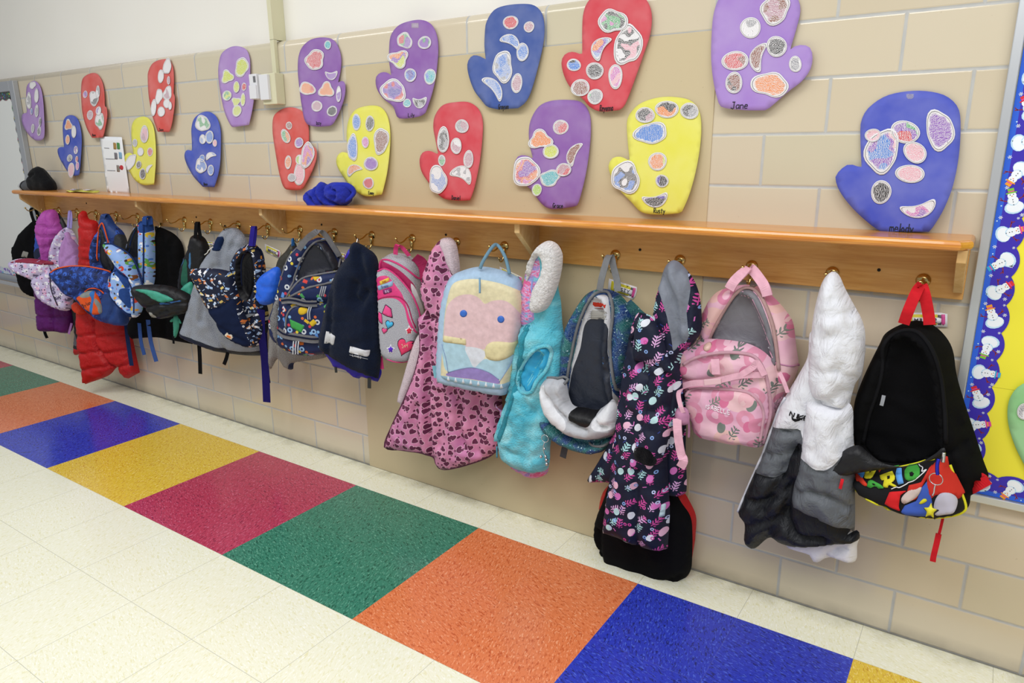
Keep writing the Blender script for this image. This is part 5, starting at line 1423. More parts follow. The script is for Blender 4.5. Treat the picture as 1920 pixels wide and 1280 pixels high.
# 16 navy fleece coat
fr = fra('H', 640, 650, .175)
t = empty('fleece_coat', fr.p(650, 1060), 'navy fleece coat turned inside out with violet edging and white care labels', 'coat')
FN, VIO = cloth('131d33', 'fleece'), cloth('2a20a0', 'nylon')
piece(t, 'lining_edge', fr, [(448, 860), (560, 880), (800, 980), (800, 1066), (770, 1068), (700, 1045), (680, 1055), (640, 1040), (600, 1005), (530, 985), (512, 950)], VIO, .02, .02, -.015)
S = piece(t, 'body', fr, [(630, 262), (655, 236), (690, 246), (735, 275), (775, 305), (800, 370), (806, 600), (814, 800), (812, 960), (800, 1045), (790, 1050), (700, 1020), (620, 985), (540, 935), (450, 872), (450, 780), (480, 640), (520, 480), (560, 390), (605, 330)], FN, .05, .05, .0,
          cr=[([(545, 420), (540, 700), (520, 900)], .010, .008), ([(690, 480), (680, 560), (720, 590), (735, 540)], .020, .016), ([(700, 300), (735, 420), (740, 520)], .016, .016), ([(780, 400), (770, 700), (780, 1000)], .008, .012)], wob=(.004, .08))
piece(t, 'collar_lining', fr, [(600, 320), (625, 275), (645, 290), (625, 330), (600, 350)], VIO, .012, .01, .03)
on(S, 'care_label', [(490, 768), (548, 795), (535, 850), (476, 842)], cloth('c9c9cc', 'flat'), t, .004, .02, smooth=False)
P = on(S, 'name_label', [(636, 856), (748, 884), (740, 922), (630, 894)], cloth('d5d5da', 'flat'), t, .001, smooth=False)
writing('label_text', 'LANDS', P, 675, 918, .035, .008, cloth('d5d5da', 'flat'), t, .0006, -.22)
cord(t, 'label_line', fr, [(625, 912, .052), (735, 938, .052)], .0006, cloth('d5d5da', 'flat'))
web(t, 'zipper_pull', fr, [(744, 1050, .02), (744, 1112, .02)], .013, PZIP, th=.004)
web(t, 'zipper_pull', fr, [(542, 985, .0), (545, 1018, .0)], .009, PZIP, th=.004)
cord(t, 'hanging_loop', fr, [(668, 240, .01), (676, 212, .0), (682, 240, -.01)], .0018, SILV)

# 17 grey and pink backpack
fr = fra('I2', 300, 500, .09)
t = empty('backpack', fr.p(300, 1210), 'heather grey and hot pink backpack with bow, heart and star patches', 'backpack')
HG, HP = cloth('8f8f9a', 'heather'), cloth('d63a7c', 'nylon')
DPK = cloth('a81f58', 'nylon')
S = piece(t, 'body', fr, [(75, 120), (120, 70), (200, 28), (320, 28), (430, 75), (490, 170), (520, 330), (545, 560), (555, 700), (530, 860), (440, 1080), (390, 1205), (200, 1208), (100, 1120), (62, 900), (58, 400)], [HG, DPK, cloth('e4e2e8', 'nylon')], .05, .035, -.03,
          reg=[([(85, 110), (140, 95), (230, 125), (340, 190), (430, 270), (490, 360), (520, 500), (550, 660), (520, 720), (400, 500), (250, 260), (120, 200), (80, 190)], 1), ([(458, 330), (500, 400), (540, 560), (556, 680), (545, 690), (510, 560), (470, 430)], 2)])
pipes(t, 'mouth_piping', S, [(70, 200), (78, 120), (110, 98), (180, 105), (300, 160), (420, 250), (490, 350), (520, 440)], .0035, HP, lift=.001)
web(t, 'hanging_loop', fr, [(242, 40, .02), (245, -20, .03), (262, -62, .045), (300, -50, .02), (350, 5, .01), (390, 55, .0)], .016, HP)
web(t, 'shoulder_strap', fr, [(450, 70, .0), (510, 110, -.01), (560, 190, -.02), (575, 300, -.02)], .045, DPK)
web(t, 'strap_end', fr, [(80, 1150, .0), (90, 1230, .0), (97, 1290, .0)], .014, HP)
S = piece(t, 'front_panel', fr, [(42, 235), (75, 205), (110, 197), (170, 215), (250, 275), (340, 370), (420, 480), (480, 620), (508, 720), (505, 860), (460, 1030), (410, 1170), (380, 1205), (250, 1212), (150, 1180), (85, 1090), (62, 900), (50, 500)], [HG, HP], .035, .03, .03,
          reg=[([(60, 300), (110, 262), (180, 260), (235, 310), (300, 390), (350, 460), (395, 580), (430, 700), (470, 810), (500, 900), (460, 840), (410, 740), (385, 620), (340, 545), (270, 500), (170, 498), (100, 515), (45, 545), (30, 400)], 1)])
pipes(t, 'panel_piping', S, [(48, 225), (110, 197), (170, 213), (255, 275), (345, 372), (425, 482), (485, 620), (508, 720), (505, 860)], .0035, HP)
pipes(t, 'bottom_piping', S, [(470, 1000), (400, 1190), (250, 1210), (140, 1175)], .003, HP)
pipes(t, 'pocket_piping', S, [(55, 530), (110, 508), (200, 495), (280, 503), (340, 545), (385, 620), (420, 740), (460, 840)], .0025, DPK)
DK = cloth('2c1430', 'flat')
def heart(cx, cy, r, a=0, sq=.85):
    out = []
    for i in range(24):
        q = 2 * math.pi * i / 24
        x = 16 * math.sin(q) ** 3; y = 13 * math.cos(q) - 5 * math.cos(2 * q) - 2 * math.cos(3 * q) - math.cos(4 * q)
        x, y = x / 16 * r * sq, -y / 16 * r
        out.append((cx + x * math.cos(a) - y * math.sin(a), cy + x * math.sin(a) + y * math.cos(a)))
    return out
def star(cx, cy, r, a=0, k=.45, sq=.85):
    return [(cx + sq * (r if i % 2 == 0 else r * k) * math.sin(math.pi * i / 5 + a), cy - (r if i % 2 == 0 else r * k) * math.cos(math.pi * i / 5 + a)) for i in range(10)]
for nm, pts, c1, g in (('heart_patch', lambda k: heart(182, 798, 48 * k, .3), '4ab4e0', 1.2), ('heart_patch', lambda k: heart(130, 865, 34 * k, .2), 'e2508a', 1.2), ('heart_patch', lambda k: heart(350, 1040, 98 * k, .35), 'e0406c', 1.1)):
    P = on(S, nm, pts(g), DK, t, .001, smooth=False)
    P2 = on(P, 'heart_centre', pts(1), cloth(c1, 'flat'), t, .001, smooth=False)
writing('patch_writing', 'Joy', P2, 352, 1025, .024, .014, plain('cream_thread', 'e8dcb0', .7), t, .0008, .35, lift=.003)
for a, b, r, c in ((398, 868, 46, 'd0304c'), (198, 1072, 46, '5a2fc0')):
    P = on(S, 'star_patch', star(a, b, r * 1.3), cloth('f0eef2', 'flat'), t, .001, smooth=False); on(P, 'star_centre', star(a, b, r * .95), cloth(c, 'flat'), t, .001, smooth=False)
for pts in ([(100, 680), (140, 575), (205, 625), (222, 730), (150, 710)], [(100, 680), (60, 655), (50, 720), (62, 770), (110, 800), (104, 720)]):
    P = on(S, 'bow_patch', pts, DK, t, .001, smooth=False)
    cx, cy = sum(p[0] for p in pts) / len(pts), sum(p[1] for p in pts) / len(pts)
    on(P, 'bow_centre', [(cx + (x - cx) * .86, cy + (y - cy) * .86) for x, y in pts], cloth('e4508e', 'flat'), t, .001, smooth=False)
P = on(S, 'word_patch', [(75, 330), (170, 290), (182, 325), (88, 372)], cloth('e0c04a', 'flat'), t, .001, smooth=False)
writing('patch_writing', 'THINK', P, 128, 332, .016, .007, plain('patch_orange', 'b8742a', .7), t, .0006, .3, lift=.002)
P = on(S, 'word_patch', [(45, 385), (215, 325), (220, 380), (60, 432)], cloth('8fb0cc', 'flat'), t, .001, smooth=False)
writing('patch_writing', 'Crazy', P, 135, 382, .026, .010, plain('patch_violet', '5a3a8c', .7), t, .0008, .25, lift=.002)
P = on(S, 'word_patch', [(110, 425), (205, 400), (212, 445), (122, 475)], cloth('7d2f6a', 'flat'), t, .001, smooth=False)
writing('patch_writing', 'BIG', P, 162, 437, .014, .009, plain('patch_lilac', 'd8c0e0', .7), t, .0008, .2, lift=.002)

# 18 pink heart leopard coat
LEO = printed('heart_leopard', 'd48aac', [(48, 'oval', .22, ['642a4a'], .6), (33, 'heart', .34, ['*e8bccf', '642a4a'], 1)], .6, 'nylon', ('c47aa8', 6))
PFL, MAR = cloth('e6d4dc', 'fleece'), cloth('5a2844', 'nylon')
fr = fra('I', 450, 650, .10, k=.35)
t = empty('hooded_coat', fr.p(420, 1225), 'pink hooded coat with maroon heart leopard print and fleece lining', 'coat')
piece(t, 'fleece_lining', fr, [(300, 540), (268, 570), (240, 640), (205, 760), (173, 880), (188, 905), (150, 1000), (118, 1105), (150, 1060), (230, 860), (300, 700), (360, 560)], PFL, .02, .02, -.02)
piece(t, 'hood_fleece', fr, [(385, 82), (430, 66), (462, 86), (476, 130), (487, 230), (470, 270), (430, 220), (400, 140)], PFL, .028, .02, -.012)
S = piece(t, 'body', fr, [(345, 135), (380, 86), (405, 90), (440, 170), (462, 260), (520, 420), (600, 560), (680, 720), (695, 850), (700, 1090), (640, 1158), (520, 1204), (410, 1226), (370, 1200), (352, 1162), (280, 1142), (200, 1130), (110, 1114, 1), (150, 1000), (215, 860), (262, 730), (290, 600), (278, 470, 1), (315, 430), (292, 350), (298, 270), (320, 200)], LEO, .04, .05, 0,
          cr=[([(330, 440), (345, 600), (340, 900), (355, 1170)], .028, .012), ([(290, 900), (280, 1000), (300, 1140)], .014, .014), ([(470, 820), (500, 900), (495, 1000), (520, 1100)], .018, .014), ([(600, 860), (570, 980), (590, 1120)], .014, .016), ([(390, 95), (430, 200), (425, 330)], .014, .010), ([(400, 300), (380, 420), (350, 600)], .010, .012), ([(300, 440), (360, 470), (420, 440)], .012, .008), ([(410, 830), (420, 960), (400, 1090)], .010, .012)], wob=(.004, .07), cell=.010)
pipes(t, 'maroon_trim', S, [(276, 474), (292, 600), (266, 730), (218, 860), (152, 1000), (112, 1112), (200, 1128), (280, 1140), (352, 1162), (372, 1200), (410, 1224), (520, 1202), (640, 1156), (698, 1092)], .0042, MAR, lift=-.004)

# 19 pastel panelled backpack
def solid(c, k='weave'): return cloth(c, k)
fr = fra('I', 590, 530, .165, yaw=.33)
t = empty('backpack', fr.p(590, 850), 'pastel backpack with cream, pink and pale blue panels and two blue dots', 'backpack')
S = piece(t, 'body', fr, [(500, 232), (590, 212), (690, 228), (780, 268), (806, 340), (802, 480), (775, 640), (750, 780), (725, 846), (690, 852), (600, 838), (480, 812), (395, 790), (372, 745), (376, 600), (388, 450), (410, 330), (440, 265)], solid('a9c3dc'), .05, .03, -.01, back=.9)
pipes(t, 'gusset_piping', S, [(384, 600), (398, 440), (425, 320), (470, 272), (560, 262), (650, 275), (740, 305), (795, 350)], .0035, solid('7898bc'), lift=-.008)
F_ = Surf(fr, [(398, 600), (408, 450), (432, 335), (460, 292), (530, 276), (600, 280), (700, 302), (770, 336), (794, 390), (790, 500), (765, 640), (742, 770), (722, 826), (600, 822), (480, 800), (400, 775), (388, 740)], T=.010, R=.02, base=S, off=0, tplane=.045, wob=(.0012, .05))
cols = ['e0d6b2', 'dfc0c4', 'aecfde', 'd9dde6', '9684c0', '9fc6de', 'b4c6da']
F_.mesh('front_panel', [solid(c) for c in cols], t, cell=.010, thick=.01, regions=[
    ([(405, 560), (412, 470), (430, 400), (480, 358), (540, 350), (585, 368), (612, 398), (650, 382), (710, 380), (755, 410), (785, 470), (786, 520), (765, 588), (700, 590), (640, 590), (610, 625), (515, 612), (510, 590), (400, 560)], 1),
    ([(385, 590), (515, 606), (535, 660), (560, 718), (430, 738), (400, 660)], 2), ([(516, 612), (606, 628), (610, 670), (562, 716), (535, 670)], 3),
    ([(562, 718), (612, 672), (650, 680), (740, 660), (760, 668), (690, 775), (640, 750), (570, 720)], 2),
    ([(428, 742), (500, 722), (560, 718), (630, 740), (682, 775), (680, 797), (560, 775), (428, 758)], 4),
    ([(380, 760), (430, 760), (560, 778), (680, 798), (730, 800), (722, 840), (600, 838), (480, 815), (385, 790)], 5)])
on(F_, 'cream_band', [(397, 558), (515, 576), (516, 606), (394, 590)], solid('ded3a6'), t, .001, smooth=False)
for pts in ([(430, 740), (500, 721), (560, 718), (630, 740), (682, 777)], [(395, 600), (415, 670), (428, 745)], [(682, 790), (715, 740), (752, 670)]):
    pipes(t, 'seam', F_, pts, .0014, solid('8ea4c4'))
for x, y in ((503, 448), (690, 477)):
    on(F_, 'blue_dot', [(x + 18 * math.cos(a), y + 18 * math.sin(a)) for a in [i * math.pi / 8 for i in range(16)]], plain('dot_blue', '2f66c0', .5), t, .0015, .004, cell=.006)
for i in range(8):
    x, y = 425 + i * 38, 775 + i * 5.6
    on(F_, 'triangle_print', [(x - 8, y + 12), (x, y - 16), (x + 9, y + 14)], solid('dfe6ee'), t, .0006, smooth=False)
on(F_, 'cream_flap', [(612, 620), (640, 592), (700, 590), (768, 606), (760, 650), (700, 680), (650, 684), (615, 665)], solid('ded3a6'), t, .006, .012)
cord(t, 'carry_handle', fr, [(588, 222, .03), (600, 190, .03), (630, 140, .02), (655, 108, .0), (672, 104, -.01), (695, 130, .0), (718, 180, .01), (735, 250, .02)], .0055, solid('6f93a8'))
cord(t, 'zipper_pull', fr, [(585, 268, .068), (586, 300, .072), (586, 345, .072)], .0032, solid('7fa4c0'))
web(t, 'side_tab', fr, [(362, 708, .01), (366, 735, .01), (372, 768, .01)], .02, solid('7fb4c4'))

# 20 aqua plush coat
AQ = N('aqua_plush', .9); u = AQ.uv()
ac = AQ.ramp(AQ.noise(u, 12, 4, .8)[0], [(.3, '3fa6bf'), (.5, '66c2d4'), (.7, '98dbe6')])
AQ.bump(AQ.m1('ADD', AQ.noise(u, 200, 3)[0], AQ.m1('MULTIPLY', AQ.noise(u, 20, 3, 1)[0], 1.5)), .8, .006)
AQ = AQ.out(ac, .9, .15, sheen=.3)
AQN = cloth('2fa0cc', 'nylon')
WF = N('white_fur', .95); u = WF.uv()
WF.bump(WF.m1('ADD', WF.noise(u, 160, 4, .5, .7)[0], WF.noise(u, 50, 3)[0]), 1.0, .008)
WF = WF.out(WF.mix(WF.rng(WF.noise(u, 150, 3)[0], .35, .6, .12, 0), 'f0eeee', '8c8488'), .95, .1, sheen=.2)
PAS = N('pastel_fleece', .9); u = PAS.uv()
pc = PAS.ramp(PAS.noise(PAS.v1('MULTIPLY', u, (1, 2.2, 1)), 22, 2, 1.5)[0], [(.30, '7fc8d8'), (.42, 'a68ad0'), (.52, 'e0a8cc'), (.6, 'd8548c'), (.7, 'c8c0e8')])
PAS.bump(PAS.noise(u, 150, 3)[0], .8, .005)
PAS = PAS.out(pc, .9, .15)
fr = fra('J', 290, 700, .11, yaw=.12)
t = empty('plush_coat', fr.p(250, 1240), 'aqua plush hooded coat with thick white fur trim and pastel lining', 'coat')
piece(t, 'pastel_lining', fr, [(100, 900), (80, 870), (78, 895), (100, 920), (130, 1100), (160, 1190), (195, 1212), (250, 1240), (300, 1238), (342, 1205), (330, 1100), (250, 950)], PAS, .025, .02, -.02)
S0 = piece(t, 'hood', fr, [(215, 470), (205, 400), (203, 330), (222, 260), (255, 150), (300, 80), (350, 62), (392, 90), (408, 160), (392, 280), (405, 360), (412, 470), (418, 560), (320, 560), (240, 500)], [AQ, PAS], .045, .04, -.015,
           reg=[([(200, 330), (222, 255), (255, 190), (275, 140), (320, 130), (330, 200), (310, 260), (290, 330), (300, 430), (262, 458), (228, 468), (208, 420)], 1)], cr=[([(215, 250), (260, 225)], .008, .005), ([(230, 320), (240, 420)], .006, .006), ([(340, 400), (300, 450), (250, 465)], .01, .008)])
S = piece(t, 'body', fr, [(222, 474), (290, 462), (370, 480), (412, 520), (418, 600), (412, 760), (402, 880), (372, 980), (352, 1080), (350, 1150), (335, 1200), (290, 1212), (220, 1200), (155, 1170), (112, 1130), (96, 1060), (74, 1050), (96, 960), (132, 850), (160, 720), (178, 600), (200, 510)], AQ, .055, .05, .0,
          cr=[([(200, 520), (215, 640), (170, 820), (110, 1050)], .016, .008), ([(240, 500), (330, 500), (400, 540)], .012, .009), ([(250, 830), (290, 930), (270, 1080)], .008, .016), ([(380, 600), (350, 760), (300, 900)], .012, .014), ([(160, 1080), (260, 1120), (340, 1080)], .006, .012)], wob=(.005, .06), rec=[([(192, 770), (205, 700), (245, 635), (290, 600), (335, 590), (345, 625), (325, 690), (280, 750), (255, 805), (215, 808)], 0.03, 0.02)])
on(S, 'sleeve_lining', [(192, 770), (205, 700), (245, 635), (290, 600), (335, 590), (345, 625), (325, 690), (280, 750), (255, 805), (215, 808)], AQN, t, .004, .01, cr=[([(300, 620), (260, 700), (230, 790)], .012, .006), ([(330, 610), (290, 690)], .008, .005), ([(200, 765), (250, 745), (275, 755)], .008, .004)])
pipes(t, 'sleeve_edge', S, [(190, 775), (202, 700), (245, 630), (290, 592), (340, 585), (356, 625), (330, 700), (285, 760), (258, 812), (212, 815)], .007, AQ, closed=True, lift=.003)
on(S, 'front_placket', [(215, 480), (235, 485), (225, 600), (200, 740), (160, 900), (110, 1050), (78, 1052), (80, 1035), (120, 900), (165, 740), (185, 600)], cloth('3b9fb4', 'fleece'), t, .008, .01)
piece(t, 'fur_trim', fr, [(230, 262), (238, 190), (262, 120), (300, 76), (345, 56), (388, 74), (412, 120), (412, 180), (396, 262), (372, 330), (345, 385), (318, 408), (280, 418), (260, 400), (258, 350), (276, 282), (306, 226), (318, 170), (308, 138), (290, 135), (272, 165), (256, 215)], WF, .042, .026, .03, back=.6, wob=(.003, .02), cell=.008)
cord(t, 'drawstring', fr, [(262, 250, .04), (258, 300, .05), (262, 340, .05), (250, 400, .04)], .0025, cloth('7f90c8', 'flat'))
cord(t, 'zipper_pull', fr, [(84, 1085, .02), (85, 1140, .02)], .003, cloth('4a90a8', 'flat'))
fr = fra('J', 325, 1100, .19, yaw=.1)
t = empty('key_chain', fr.p(330, 1180), 'silver beaded key chain dangling beside the aqua plush coat', 'key chain')
def ring(fr, x, y, r, th, dd, name, mat, t, tilt=0.0):
    c = fr.p(x, y, dd)
    P = [c + fr.u * r * math.cos(a) * math.cos(tilt) + np.array([0, 0, 1]) * r * math.sin(a) + fr.n * r * math.cos(a) * math.sin(tilt) for a in [i * math.pi / 10 for i in range(20)]]
    return mk(name, *tube(P, th, 6, closed=True), mat, t)
ring(fr, 325, 1045, .012, .0012, 0, 'ring', SILV, t)
cord(t, 'chain', fr, [(322, 1065), (316, 1100), (325, 1130), (330, 1160)], .0016, SILV)
for x, y, r in ((322, 1095, .004), (305, 1135, .005), (328, 1135, .005), (332, 1152, .0055), (334, 1172, .006)):
    c = fr.p(x, y, .002); mk('bead', *lathe([(-r, r * .2), (-r * .6, r * .8), (0, r), (r * .6, r * .8), (r, r * .2)], c, (0, 0, 1), 12), SILV, t)

# 21 teal galaxy backpack
GX = N('galaxy_print', .6); u = GX.uv()
gc = GX.ramp(GX.noise(u, 14, 3, 1.2)[0], [(.3, '132848'), (.45, '1e3f7c'), (.52, '1d4f60'), (.62, '256a68'), (.75, '162c46')])
ve = GX.vor(GX.v1('ADD', u, GX.noise(u, 9, 1)[1]), 42, 'DISTANCE_TO_EDGE')[0]
gc = GX.mix(GX.m1('MULTIPLY', GX.m1('LESS_THAN', ve, .02), .55), gc, 'a4c6d0')
gc = stamps(GX, u, gc, [(80, 'disc', .14, ['b8d4de', '5f9fb8'], .35)])
GX.bump(GX.noise(u, 30, 3, 1)[0], .5, .005)
GX = GX.out(gc, .6, .3)
GRT, LGR = cloth('77797c', 'weave'), cloth('b4b6bc', 'nylon')
fr = fra('J', 580, 700, .10, yaw=.08)
t = empty('backpack', fr.p(560, 1120), 'teal galaxy print backpack unzipped to show its dark interior and pale grey flap', 'backpack')
S = piece(t, 'body', fr, [(415, 660), (422, 540), (455, 440), (495, 370), (540, 318), (610, 296), (690, 318), (745, 380), (772, 460), (775, 580), (740, 700), (712, 830), (710, 960), (660, 1060), (560, 1080), (450, 1020), (416, 880), (410, 760)], GX, .055, .03, -.03, wob=(.003, .07), fn=None, cr=[([(700, 380), (690, 520), (660, 700)], .010, .012)], rec=[([(432, 860), (440, 740), (470, 590), (500, 470), (545, 370), (590, 330), (635, 335), (652, 380), (655, 470), (642, 600), (660, 780), (680, 880), (600, 960), (480, 960)], 0.03, 0.03)])
on(S, 'lining', [(432, 860), (440, 740), (470, 590), (500, 470), (545, 370), (590, 330), (635, 335), (652, 380), (655, 470), (642, 600), (660, 780), (680, 880), (600, 960), (480, 960)], [cloth('c3c4ca', 'nylon'), cloth('262b38', 'nylon')], t, .003, .02, cell=.010, cr=[([(525, 470), (475, 700)], .006, .008)],
   reg=[([(525, 462), (640, 468), (640, 620), (668, 850), (640, 900), (560, 960), (440, 930), (432, 860), (445, 740), (490, 600)], 1)])
on(S, 'name_label', [(556, 362), (640, 362), (640, 398), (546, 398)], cloth('c23a2c', 'weave'), t, .005, .004, smooth=False)
P = on(S, 'care_label', [(545, 400), (646, 400), (640, 462), (526, 460)], cloth('a3a19c', 'flat'), t, .005, .004, smooth=False)
for k in range(5): pipes(t, 'label_line', P, [(545 - k * 3, 412 + k * 9), (595, 413 + k * 9), (634, 414 + k * 9)], .0004, cloth('5a5a5c', 'flat'))
pipes(t, 'zipper_edge', S, [(428, 770), (452, 640), (482, 500), (520, 400), (565, 330), (610, 314), (650, 345), (664, 420), (650, 560), (662, 720), (690, 860)], .005, GRT, lift=.004)
web(t, 'hanging_loop', fr, [(598, 305, .03), (610, 240, .03), (632, 160, .015), (642, 136, .0), (656, 134, -.01), (668, 190, .0), (684, 250, .01), (690, 310, .02)], .020, GRT)
web(t, 'shoulder_strap', fr, [(730, 370, -.01), (780, 420, -.02), (830, 470, -.03), (850, 560, -.03)], .045, GX)
web(t, 'strap_end', fr, [(440, 1040, -.02), (425, 1090, -.02), (414, 1140, -.02)], .022, cloth('55565a', 'weave'))
S = piece(t, 'front_flap', fr, [(306, 800), (318, 760), (345, 738), (395, 738), (432, 765), (445, 830), (470, 880), (530, 890), (590, 900), (640, 870), (668, 848), (698, 900), (708, 962), (690, 1005), (640, 1032), (560, 1046), (470, 1030), (400, 990), (350, 940), (318, 880)], [LGR, cloth('08080c', 'nylon'), cloth('dcdde2', 'nylon')], .05, .035, .03, wob=(.003, .04),
          cr=[([(340, 790), (390, 860), (480, 950), (560, 985)], .014, .008), ([(590, 905), (620, 960), (690, 960)], .012, .006), ([(400, 745), (395, 800), (440, 870)], .012, .007)],
          reg=[([(470, 905), (490, 885), (540, 880), (605, 886), (590, 930), (570, 962), (520, 968), (485, 945)], 1), ([(590, 940), (620, 900), (668, 852), (700, 910), (700, 965), (640, 985), (590, 970)], 2), ([(322, 800), (345, 760), (360, 800), (400, 880), (460, 950), (440, 985), (380, 940), (330, 870)], 2)])
pipes(t, 'flap_piping', S, [(432, 765), (395, 738), (345, 738), (318, 760), (306, 800), (318, 880), (350, 940), (400, 990), (470, 1030), (560, 1046), (640, 1032), (690, 1005), (708, 962)], .0045, GRT, lift=-.004)
S = piece(t, 'bottom_pocket', fr, [(302, 935), (330, 930), (380, 975), (460, 1030), (560, 1055), (650, 1040), (650, 1075), (610, 1112), (560, 1118), (480, 1100), (400, 1065), (330, 1005)], GX, .04, .02, .01)
pipes(t, 'pocket_piping', S, [(303, 940), (350, 985), (430, 1040), (520, 1075), (600, 1085), (650, 1065)], .004, GRT, lift=.001)

# 23 black and red jacket below
fr = fra('L', 520, 900, .055, yaw=.05)
t = empty('jacket', fr.p(540, 1200), 'black and red jacket hanging lowest, under the navy botanical coat', 'jacket')
S = piece(t, 'red_lining', fr, [(740, 560), (790, 578), (830, 640), (872, 740), (868, 860), (858, 940), (820, 1100), (715, 1190), (655, 1238), (570, 1246), (495, 1215), (420, 1100), (300, 800), (235, 690), (230, 650), (280, 540), (500, 400)], cloth('b3191d', 'nylon'), .045, .05, -.02)
S = piece(t, 'body', fr, [(500, 300), (700, 520), (770, 640), (835, 740), (848, 860), (846, 1000), (835, 1100), (780, 1160), (640, 1190), (560, 1195), (400, 1188), (300, 1160), (275, 1080), (245, 990), (215, 900), (198, 830), (210, 740), (250, 640), (330, 450)], cloth('0b0b0e', 'weave'), .055, .05, .01,
          cr=[([(262, 800), (268, 1000), (290, 1150)], .014, .010), ([(300, 1110), (500, 1130), (700, 1120), (835, 1070)], .008, .006), ([(790, 680), (800, 850), (790, 1000)], .008, .012)], wob=(.004, .08))
# 22 navy botanical coat
BOT = printed('botanical_print', '10162e', [(23, 'sprig', .36, ['c84a98', 'd8a8d8', 'a8d4d8', 'c84a98'], .9), (22, 'oval', .27, ['d4d8e4', 'd070b8', 'b8dce0', 'e4b4cc'], .62), (34, 'ring', .18, ['b8c4e8', 'c84a98', '7fa0d8'], .4), (38, 'bar', .22, ['2a3a80', 'd070b8'], .35)], .6, 'nylon')
GRL = cloth('757a86', 'nylon')
fr = fra('K', 400, 850, .17, yaw=.05)
t = empty('hooded_coat', fr.p(400, 1614), 'long navy hooded coat with pink and white botanical print and grey hood lining', 'coat')
S = piece(t, 'back_panel', fr, [(300, 600), (260, 800), (200, 1000), (120, 1150), (60, 1250), (80, 1262), (171, 1262), (300, 1270), (480, 1330), (562, 1326), (578, 1280), (572, 1100), (575, 900), (560, 700), (480, 600)], BOT, .04, .04, -.04, cr=[([(200, 1020), (150, 1130), (120, 1255)], .012, .01)])
SH = piece(t, 'hood', fr, [(402, 400), (418, 300), (436, 235), (456, 160), (480, 120), (510, 104), (545, 120), (590, 170), (622, 220), (645, 290), (656, 390), (652, 480), (610, 540), (560, 600), (540, 700), (480, 690), (420, 600), (395, 500)], [BOT, GRL], .05, .045, -.005,
           cr=[([(470, 130), (500, 240), (540, 340), (550, 520)], .014, .012), ([(600, 230), (600, 330), (590, 430)], .012, .008), ([(545, 125), (570, 220)], .008, .01)], wob=(.003, .06),
           reg=[([(430, 238), (455, 155), (480, 115), (515, 98), (560, 125), (598, 190), (612, 250), (602, 320), (596, 380), (615, 460), (600, 510), (560, 530), (535, 560), (522, 470), (505, 390), (478, 300), (450, 250)], 1)])
S = piece(t, 'body', fr, [(318, 384), (355, 384), (400, 400), (440, 480), (500, 600), (548, 700), (560, 850), (548, 960), (500, 1000), (478, 1120), (484, 1300), (490, 1420), (478, 1612, 1), (400, 1602), (300, 1572), (220, 1540), (145, 1506, 1), (155, 1400), (172, 1280), (200, 1050), (222, 860), (255, 640), (285, 480)], BOT, .055, .05, .015,
          cr=[([(320, 520), (380, 640), (470, 690)], .020, .010), ([(345, 400), (320, 480), (300, 600)], .012, .010), ([(300, 640), (270, 850), (230, 1050), (200, 1300)], .010, .014), ([(350, 1170), (345, 1300), (340, 1580)], .012, .008), ([(440, 480), (430, 600), (470, 700)], .014, .010), ([(520, 720), (500, 860), (460, 980)], .012, .014), ([(445, 1120), (470, 1300), (478, 1500)], .010, .010)], wob=(.006, .09), cell=.010)
Sl = piece(t, 'sleeve', fr, [(400, 620), (470, 660), (505, 760), (495, 860), (500, 960), (470, 1080), (440, 1160), (390, 1175), (330, 1160), (298, 1110), (302, 1080), (340, 980), (370, 850), (375, 720)], BOT, .04, .04, .055, cr=[([(420, 700), (440, 850), (420, 980)], .010, .012), ([(480, 840), (430, 880), (380, 870)], .010, .008)], wob=(.004, .05))
on(Sl, 'cuff_opening', [(300, 1110), (308, 1085), (345, 1076), (385, 1090), (408, 1125), (415, 1165), (390, 1182), (350, 1168), (315, 1145)], cloth('04040a', 'fleece'), t, .002, .004)
on(S, 'sleeve_tab', [(374, 660), (392, 656), (398, 700), (382, 706)], cloth('d888b8', 'flat'), t, .002, smooth=False)
on(S, 'hem_label', [(438, 1388), (456, 1390), (448, 1456), (428, 1452)], cloth('b8d0d8', 'flat'), t, .001, smooth=False)
piece(t, 'collar_flap', fr, [(300, 520), (320, 420), (345, 390), (400, 410), (450, 500), (478, 600), (520, 690), (470, 690), (400, 660), (340, 630), (300, 620)], BOT, .025, .03, .065, cr=[([(350, 600), (420, 640), (500, 680)], .006, .008)])

# 24 pink floral backpack
ROS = printed('rose_print', 'e3b8c6', [(10, 'disc', .36, ['e0b6b2', 'd899b0', 'e0b8be'], .8), (12, 'ring', .30, ['d083a2', 'd58fa8'], .8), (14, 'sprig', .28, ['6c7570', '7d827c'], .6), (15, 'oval', .24, ['737c76', 'cf6f94'], .5), (14, 'bean', .28, ['d084a0', 'dcaab4'], .5)], .55, 'nylon', ('d8a2be', 7))
PK, PKD = cloth('e4b0c2', 'weave'), cloth('bf87a8', 'weave')
fr = fra('K', 850, 700, .105, yaw=-.02)
t = empty('backpack', fr.p(850, 1075), 'light pink rose print backpack with grey leaves, hanging partly unzipped', 'backpack')
S = piece(t, 'body', fr, [(652, 520), (660, 400), (690, 320), (745, 265), (830, 240), (900, 232), (975, 250), (1040, 305), (1105, 380), (1135, 440), (1150, 560), (1160, 660), (1125, 760), (1085, 850), (1040, 960), (940, 1010), (800, 900), (690, 700)], ROS, .055, .035, -.03, rec=[([(698, 530), (740, 430), (790, 345), (840, 280), (880, 262), (925, 275), (965, 320), (1005, 410), (1035, 520), (1050, 640), (1000, 640), (900, 560), (780, 540)], 0.04, 0.04)])
pipes(t, 'side_seam', S, [(1040, 640), (1100, 655), (1158, 662)], .002, PKD)
